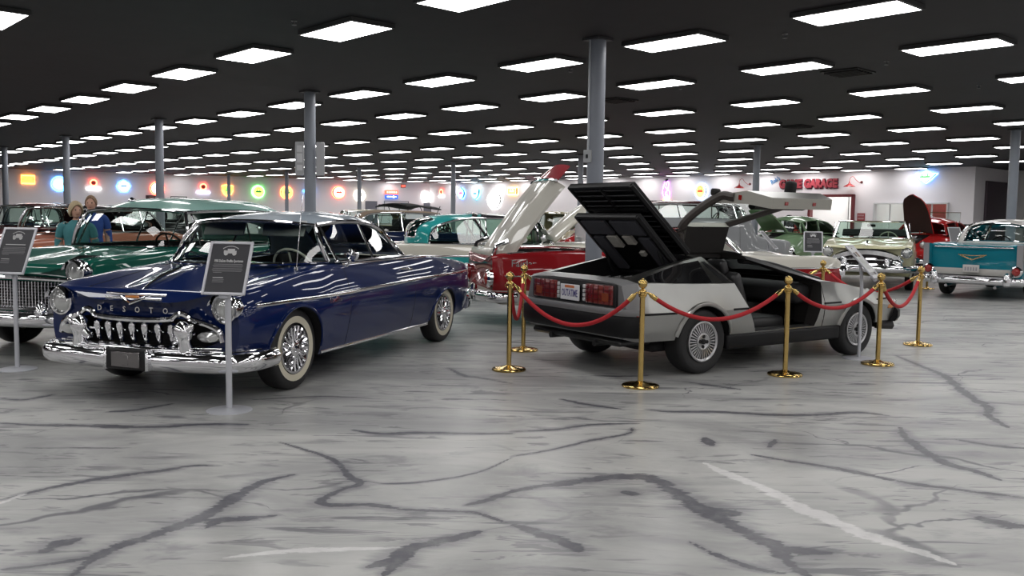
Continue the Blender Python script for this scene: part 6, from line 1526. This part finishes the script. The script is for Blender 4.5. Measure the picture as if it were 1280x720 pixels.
neon('B',-42.45,3.10,'box',.84,.42,('amber',(1,.6,.2)),('amber',(1,.7,.25),3),'small amber lit box sign left of the raised white lid',W_)
neon('B',-40.57,2.85,'disc',.76,.40,('pink',PINK),('white',WH,2.5),'small pink neon oval beside the raised white lid',('pink',PINK))
neon('B',-30.30,2.96,'flame',.50,1.16,('purple',PUR),None,'purple and pink neon flame figure above the silver car louvre',lum=10)
neon('B',-28.03,2.93,'oval',.68,.76,('bluewhite',(.5,.7,1)),('gold',(1,.8,.2),2.2),'round yellow sign with white and blue edge above the gullwing door',R_)
neon('B',-16.57,3.40,'diamond',.90,.50,('skyblue',(.15,.4,1)),('cyanwhite',(.6,1,.95),4),'blue glowing wing emblem sign high on the wall above the office window',G_,14)

def barn(s,z,label):
    loc,rz=wall_frame('B',s,z); t=thing('barn_light',label,'wall lamp',loc,rz,'red gooseneck wall lamps'); rd=mat('red_enamel',(.35,.02,.02),.3,coat=1)
    a=MB(); a.lathe([(.001,0),(.06,0),(.06,.03),(.001,.035)],18,M=T(.28,0,.03)@RX(PI/2)); a.build('wall_plate',[mat('dark_red_plate',(.10,.015,.015),.4)],t)
    a=MB(); a.tube(curve3([(.28,-.03,.03),(.22,-.12,.02),(.10,-.20,.14),(.0,-.26,.28),(-.10,-.32,.22),(-.12,-.34,.05)],5),.014,8); a.build('gooseneck',[rd],t)
    a=MB(); a.lathe([(.03,.06),(.035,0),(.07,-.05),(.20,-.12),(.255,-.16),(.26,-.175),(.25,-.17),(.19,-.125),(.06,-.06)],28,M=T(-.12,-.34,0)); sh=a.build('shade',[rd],t)
    a=MB(); a.lathe([(.001,-.15),(.03,-.14),(.045,-.10),(.03,-.05),(.001,-.04)],14,M=T(-.12,-.34,0)); a.build('bulb',[em('warm_bulb',(1,.85,.7),12)],sh)
barn(-25.45,3.22,'red gooseneck wall lamp left of the garage lettering'); barn(-19.70,3.20,'red gooseneck wall lamp right of the garage lettering')

loc,rz=wall_frame('B',-21.9,3.2); t=thing('garage_sign','red raised garage lettering with a small blue script word above the doorway','sign',loc,rz)
RL=mat('red_letter_face',(.42,.05,.07),.5); RD2=mat('dark_letter_edge',(.12,.015,.04),.5)
for body,x0,wd in (('GAME',-1.04,1.18),('GARAGE',.51,1.66)):
    add_text('letter_backing',body,.56,RD2,T(x0+.02,-.02,-.03)@RX(PI/2),t,.02,.045,wide=wd+.04)
    add_text('letters',body,.52,RL,T(x0,-.06,0)@RX(PI/2),t,.03,.030,wide=wd)
add_text('script_word',"Rob's",.30,mat('blue_script',(.10,.25,.50),.5),T(-1.86,-.03,.20)@RX(PI/2)@RZ(.45),t,.01,.008,wide=.50)

# doorway trim, window frame, doors
def wstruct(name,boxes,m,kind='B',s=0):
    loc,rz=wall_frame(kind,s,0); mb=MB()
    for c_,d_ in boxes: mb.box(c_,d_,bev=.008)
    o=mb.build(name,[m] if not isinstance(m,list) else m,smooth=False); o.location=loc; o.rotation_euler=(0,0,rz); return struct(o)
DR=mat('dark_red_trim',(.16,.02,.025),.45)
wstruct('trim_1',[((-21.87,-.02,1.34),(.12,.28,2.68)),((-19.75,-.02,1.34),(.12,.28,2.68)),((-20.81,-.02,2.64),(2.24,.28,.12))],DR)
wf=mat('white_window_frame',(.62,.62,.62),.5)
wstruct('window_1',[((-18.75,-.02,1.72),(.06,.26,1.14)),((-15.6,-.02,1.72),(.06,.26,1.14)),((-17.17,-.02,2.28),(3.2,.26,.06)),((-17.17,-.02,1.16),(3.2,.30,.06)),((-18.1,.05,1.72),(.05,.06,1.1)),((-17.0,.05,1.72),(.05,.06,1.1)),((-16.3,.05,1.72),(.05,.06,1.1))],wf)
mb=MB(); mb.add([(-18.72,.10,1.18),(-15.63,.10,1.18),(-15.63,.10,2.26),(-18.72,.10,2.26)],[(0,1,2,3)]); o=mb.build('window_2',[CLEAR],fix=False); o.location=wall_frame('B',0,0)[0]; o.rotation_euler=(0,0,ROOM_RZ); struct(o)
bp=mat('brick_red',(.28,.05,.04),.7,noise=.3,nscale=12); wstruct('trim_2',[((-16.9,2.2,1.89),(1.1,.3,3.7))],bp)
dk=mat('dark_purple_door',(.055,.035,.050),.4)
p=room(-14.6,41.75); mb=MB(); mb.box((0,0,1.62),(.16,3.3,3.24),bev=.02); o=mb.build('door_1',[dk],smooth=False); o.location=p; o.rotation_euler=(0,0,ROOM_RZ); struct(o)
gd=mat('grey_door',(.14,.14,.17),.5)
for n,(s,w_,h_) in enumerate(((24.14,.85,2.42),(28.5,.82,2.38))): wstruct('door_%d'%(n+2),[((0,-.03,h_/2),(w_,.08,h_))],gd,'L',s)
wstruct('trim_3',[((0,-.04,2.0),(.03,.10,.9)),((1.8,-.04,2.0),(.03,.10,.9)),((.9,-.04,2.45),(1.83,.10,.03))],mat('grey_frame',(.25,.25,.27),.5),'L',25.1)
loc,rz=wall_frame('L',11.61,2.15); t=thing('whiteboard','white board in dark frame on the left wall above the green sedan roof','board',loc,rz); mb=MB(); mb.box((0,-.02,0),(.96,.03,.62)); mb.build('frame',[mat('dark_frame',(.06,.06,.065),.5)],t); mb=MB(); mb.box((0,-.04,0),(.88,.02,.54)); mb.build('board_face',[mat('board_white',(.68,.68,.68),.4)],t)
loc,rz=wall_frame('L',10.0,2.25); t=thing('notice_frame','dark framed notice on the left wall beside a post','notice',loc,rz); mb=MB(); mb.box((0,-.03,0),(.56,.04,.48),bev=.01); mb.build('frame',[mat('dark_brown_frame',(.05,.03,.03),.5)],t); mb=MB(); mb.box((.06,-.055,0),(.32,.01,.36)); mb.build('sheet',[mat('notice_brown',(.16,.09,.08),.5)],t)
loc,rz=wall_frame('L',26.5,3.5); t=thing('exit_sign','small red EXIT sign at the top of the left wall','exit sign',loc,rz); mb=MB(); mb.box((0,-.05,0),(.34,.06,.22),bev=.01); mb.build('case',[mat('exit_case',(.2,.02,.02),.5)],t); add_text('exit_lettering','EXIT',.16,em('exit_red',(1,.08,.05),5),T(0,-.082,0)@RX(PI/2),t,.004,.006,wide=.27)
loc,rz=wall_frame('B',-19.38,1.68); t=thing('wall_plaque','small red plaque with pale lettering right of the doorway','plaque',loc,rz); mb=MB(); mb.box((0,-.02,0),(.36,.03,.34),bev=.008); mb.build('plate',[mat('plaque_red',(.28,.03,.04),.4)],t)
mb=MB()
for k in range(2):
    for j in range(4): mb.box((-.11+.073*j,-.037,.07-.14*k),(.05,.006,.08))
mb.build('plaque_marks',[mat('plaque_pale',(.5,.3,.3),.5)],t,smooth=False)
# red parts cabinet and red post near the doorway
P0=room(-21.0,36.9); t=thing('parts_cabinet','red drawer cabinet with rows of pale handles beside the doorway','cabinet',P0,ROOM_RZ); mb=MB(); mb.box((0,0,.70),(1.5,.5,1.40),bev=.01); mb.build('carcass',[mat('cabinet_red',(.30,.03,.02),.4)],t)
for i in range(6):
    for j in range(5):
        mb=MB(); mb.box((-.60+.24*i,-.26,.25+.24*j),(.21,.02,.21),bev=.006); d=mb.build('drawer',[mat('drawer_red',(.36,.035,.025),.35)],t)
        mb=MB(); mb.box((-.60+.24*i,-.28,.25+.24*j),(.07,.02,.05),bev=.006); mb.build('drawer_pull',[mat('pull_pale',(.55,.40,.34),.4)],d)
P0=room(-21.9,35.6); t=thing('fuel_pump','tall narrow red vintage fuel pump with a glass face near the doorway','fuel pump',P0,ROOM_RZ)
mb=MB(); mb.box((0,0,.85),(.42,.36,1.66),bev=.05,seg=2); mb.build('body',[mat('pump_red',(.32,.03,.03),.35,coat=1)],t); mb=MB(); mb.box((0,0,.03),(.55,.48,.06),bev=.01); mb.build('plinth',[BLACK],t)
mb=MB(); mb.box((0,-.185,1.35),(.30,.02,.36),bev=.01); mb.build('dial_face',[mat('dial_pale',(.5,.5,.48),.3)],t); mb=MB(); mb.tube(curve3([(.23,0,1.2),(.34,-.05,.9),(.33,-.08,.5),(.25,-.05,.6)],5),.018,6); mb.build('hose',[BLACK],t)
P0=room(-20.6,35.0); t=thing('oval_mirror_stand','tall black framed standing mirror left of the cream convertible','mirror',P0,ROOM_RZ); 
mb=MB(); mb.tube([(.22*math.copysign(abs(math.cos(a))**.6,math.cos(a)),0,1.25+.45*math.copysign(abs(math.sin(a))**.8,math.sin(a))) for a in np.linspace(0,2*PI,28,endpoint=False)],.03,6,closed=True); mb.build('frame',[BLACK],t)
mb=MB(); mb.box((0,.01,1.25),(.38,.01,.80),bev=.004); mb.build('mirror_glass',[mat('mirror_grey',(.35,.36,.38),.1,.9)],t); mb=MB(); mb.tube([(0,0,.8),(0,0,.02)],.02,8); mb.lathe([(.001,0),(.18,0),(.16,.02),(.001,.03)],20); mb.build('stand',[BLACK],t)
# sprinklers and vents in the ceiling
def ceil_item(X,Y,kind):
    P=room(X,Y,CEIL)
    if kind=='s':
        t=thing('sprinkler_head','small sprinkler head hanging from the black ceiling','sprinkler',P,0,'ceiling sprinklers'); mb=MB(); mb.lathe([(.035,0),(.035,-.008),(.012,-.012),(.012,-.04)],14); mb.build('escutcheon',[mat('dull_metal',(.2,.2,.2),.4,.7)],t); mb=MB(); mb.lathe([(.012,-.04),(.03,-.05),(.03,-.054),(.001,-.055)],14); mb.build('deflector',[mat('dull_metal',(.2,.2,.2),.4,.7)],t)
    else:
        t=thing('ceiling_vent','square black air vent in the black ceiling','vent',P,ROOM_RZ,'ceiling vents'); mb=MB(); mb.box((0,0,-.01),(.6,.6,.02)); mb.build('frame',[mat('vent_black',(.006,.006,.006),.5)],t)
        for k in range(6): mb=MB(); mb.box((0,-.22+.09*k,-.03),(.54,.02,.03)); mb.build('louvre',[mat('vent_black',(.006,.006,.006),.5)],t)
for q in ((-6.09,10.09),(-6.07,12.77),(-6.01,16.0),(-9.81,10.17),(-9.7,12.79),(-9.81,5.45)): ceil_item(*q,'s')
for q in ((-6.9,13.26),(-11.71,13.43),(-11.68,20.04)): ceil_item(*q,'v')
for X in (-15.9,-17.6,-20.0,-21.2):  # extra panels added to brighten the room seen through the office window
    for Y in (40.3,41.4,42.4):
        o=bpy.data.objects.new('ceiling_light',lm); COL.objects.link(o); o.location=room(X,Y,CEIL-.03); o.rotation_euler=(0,0,ROOM_RZ); tag(o,'added fluorescent panel light brightening the room behind the office window','ceiling light','added office lights')
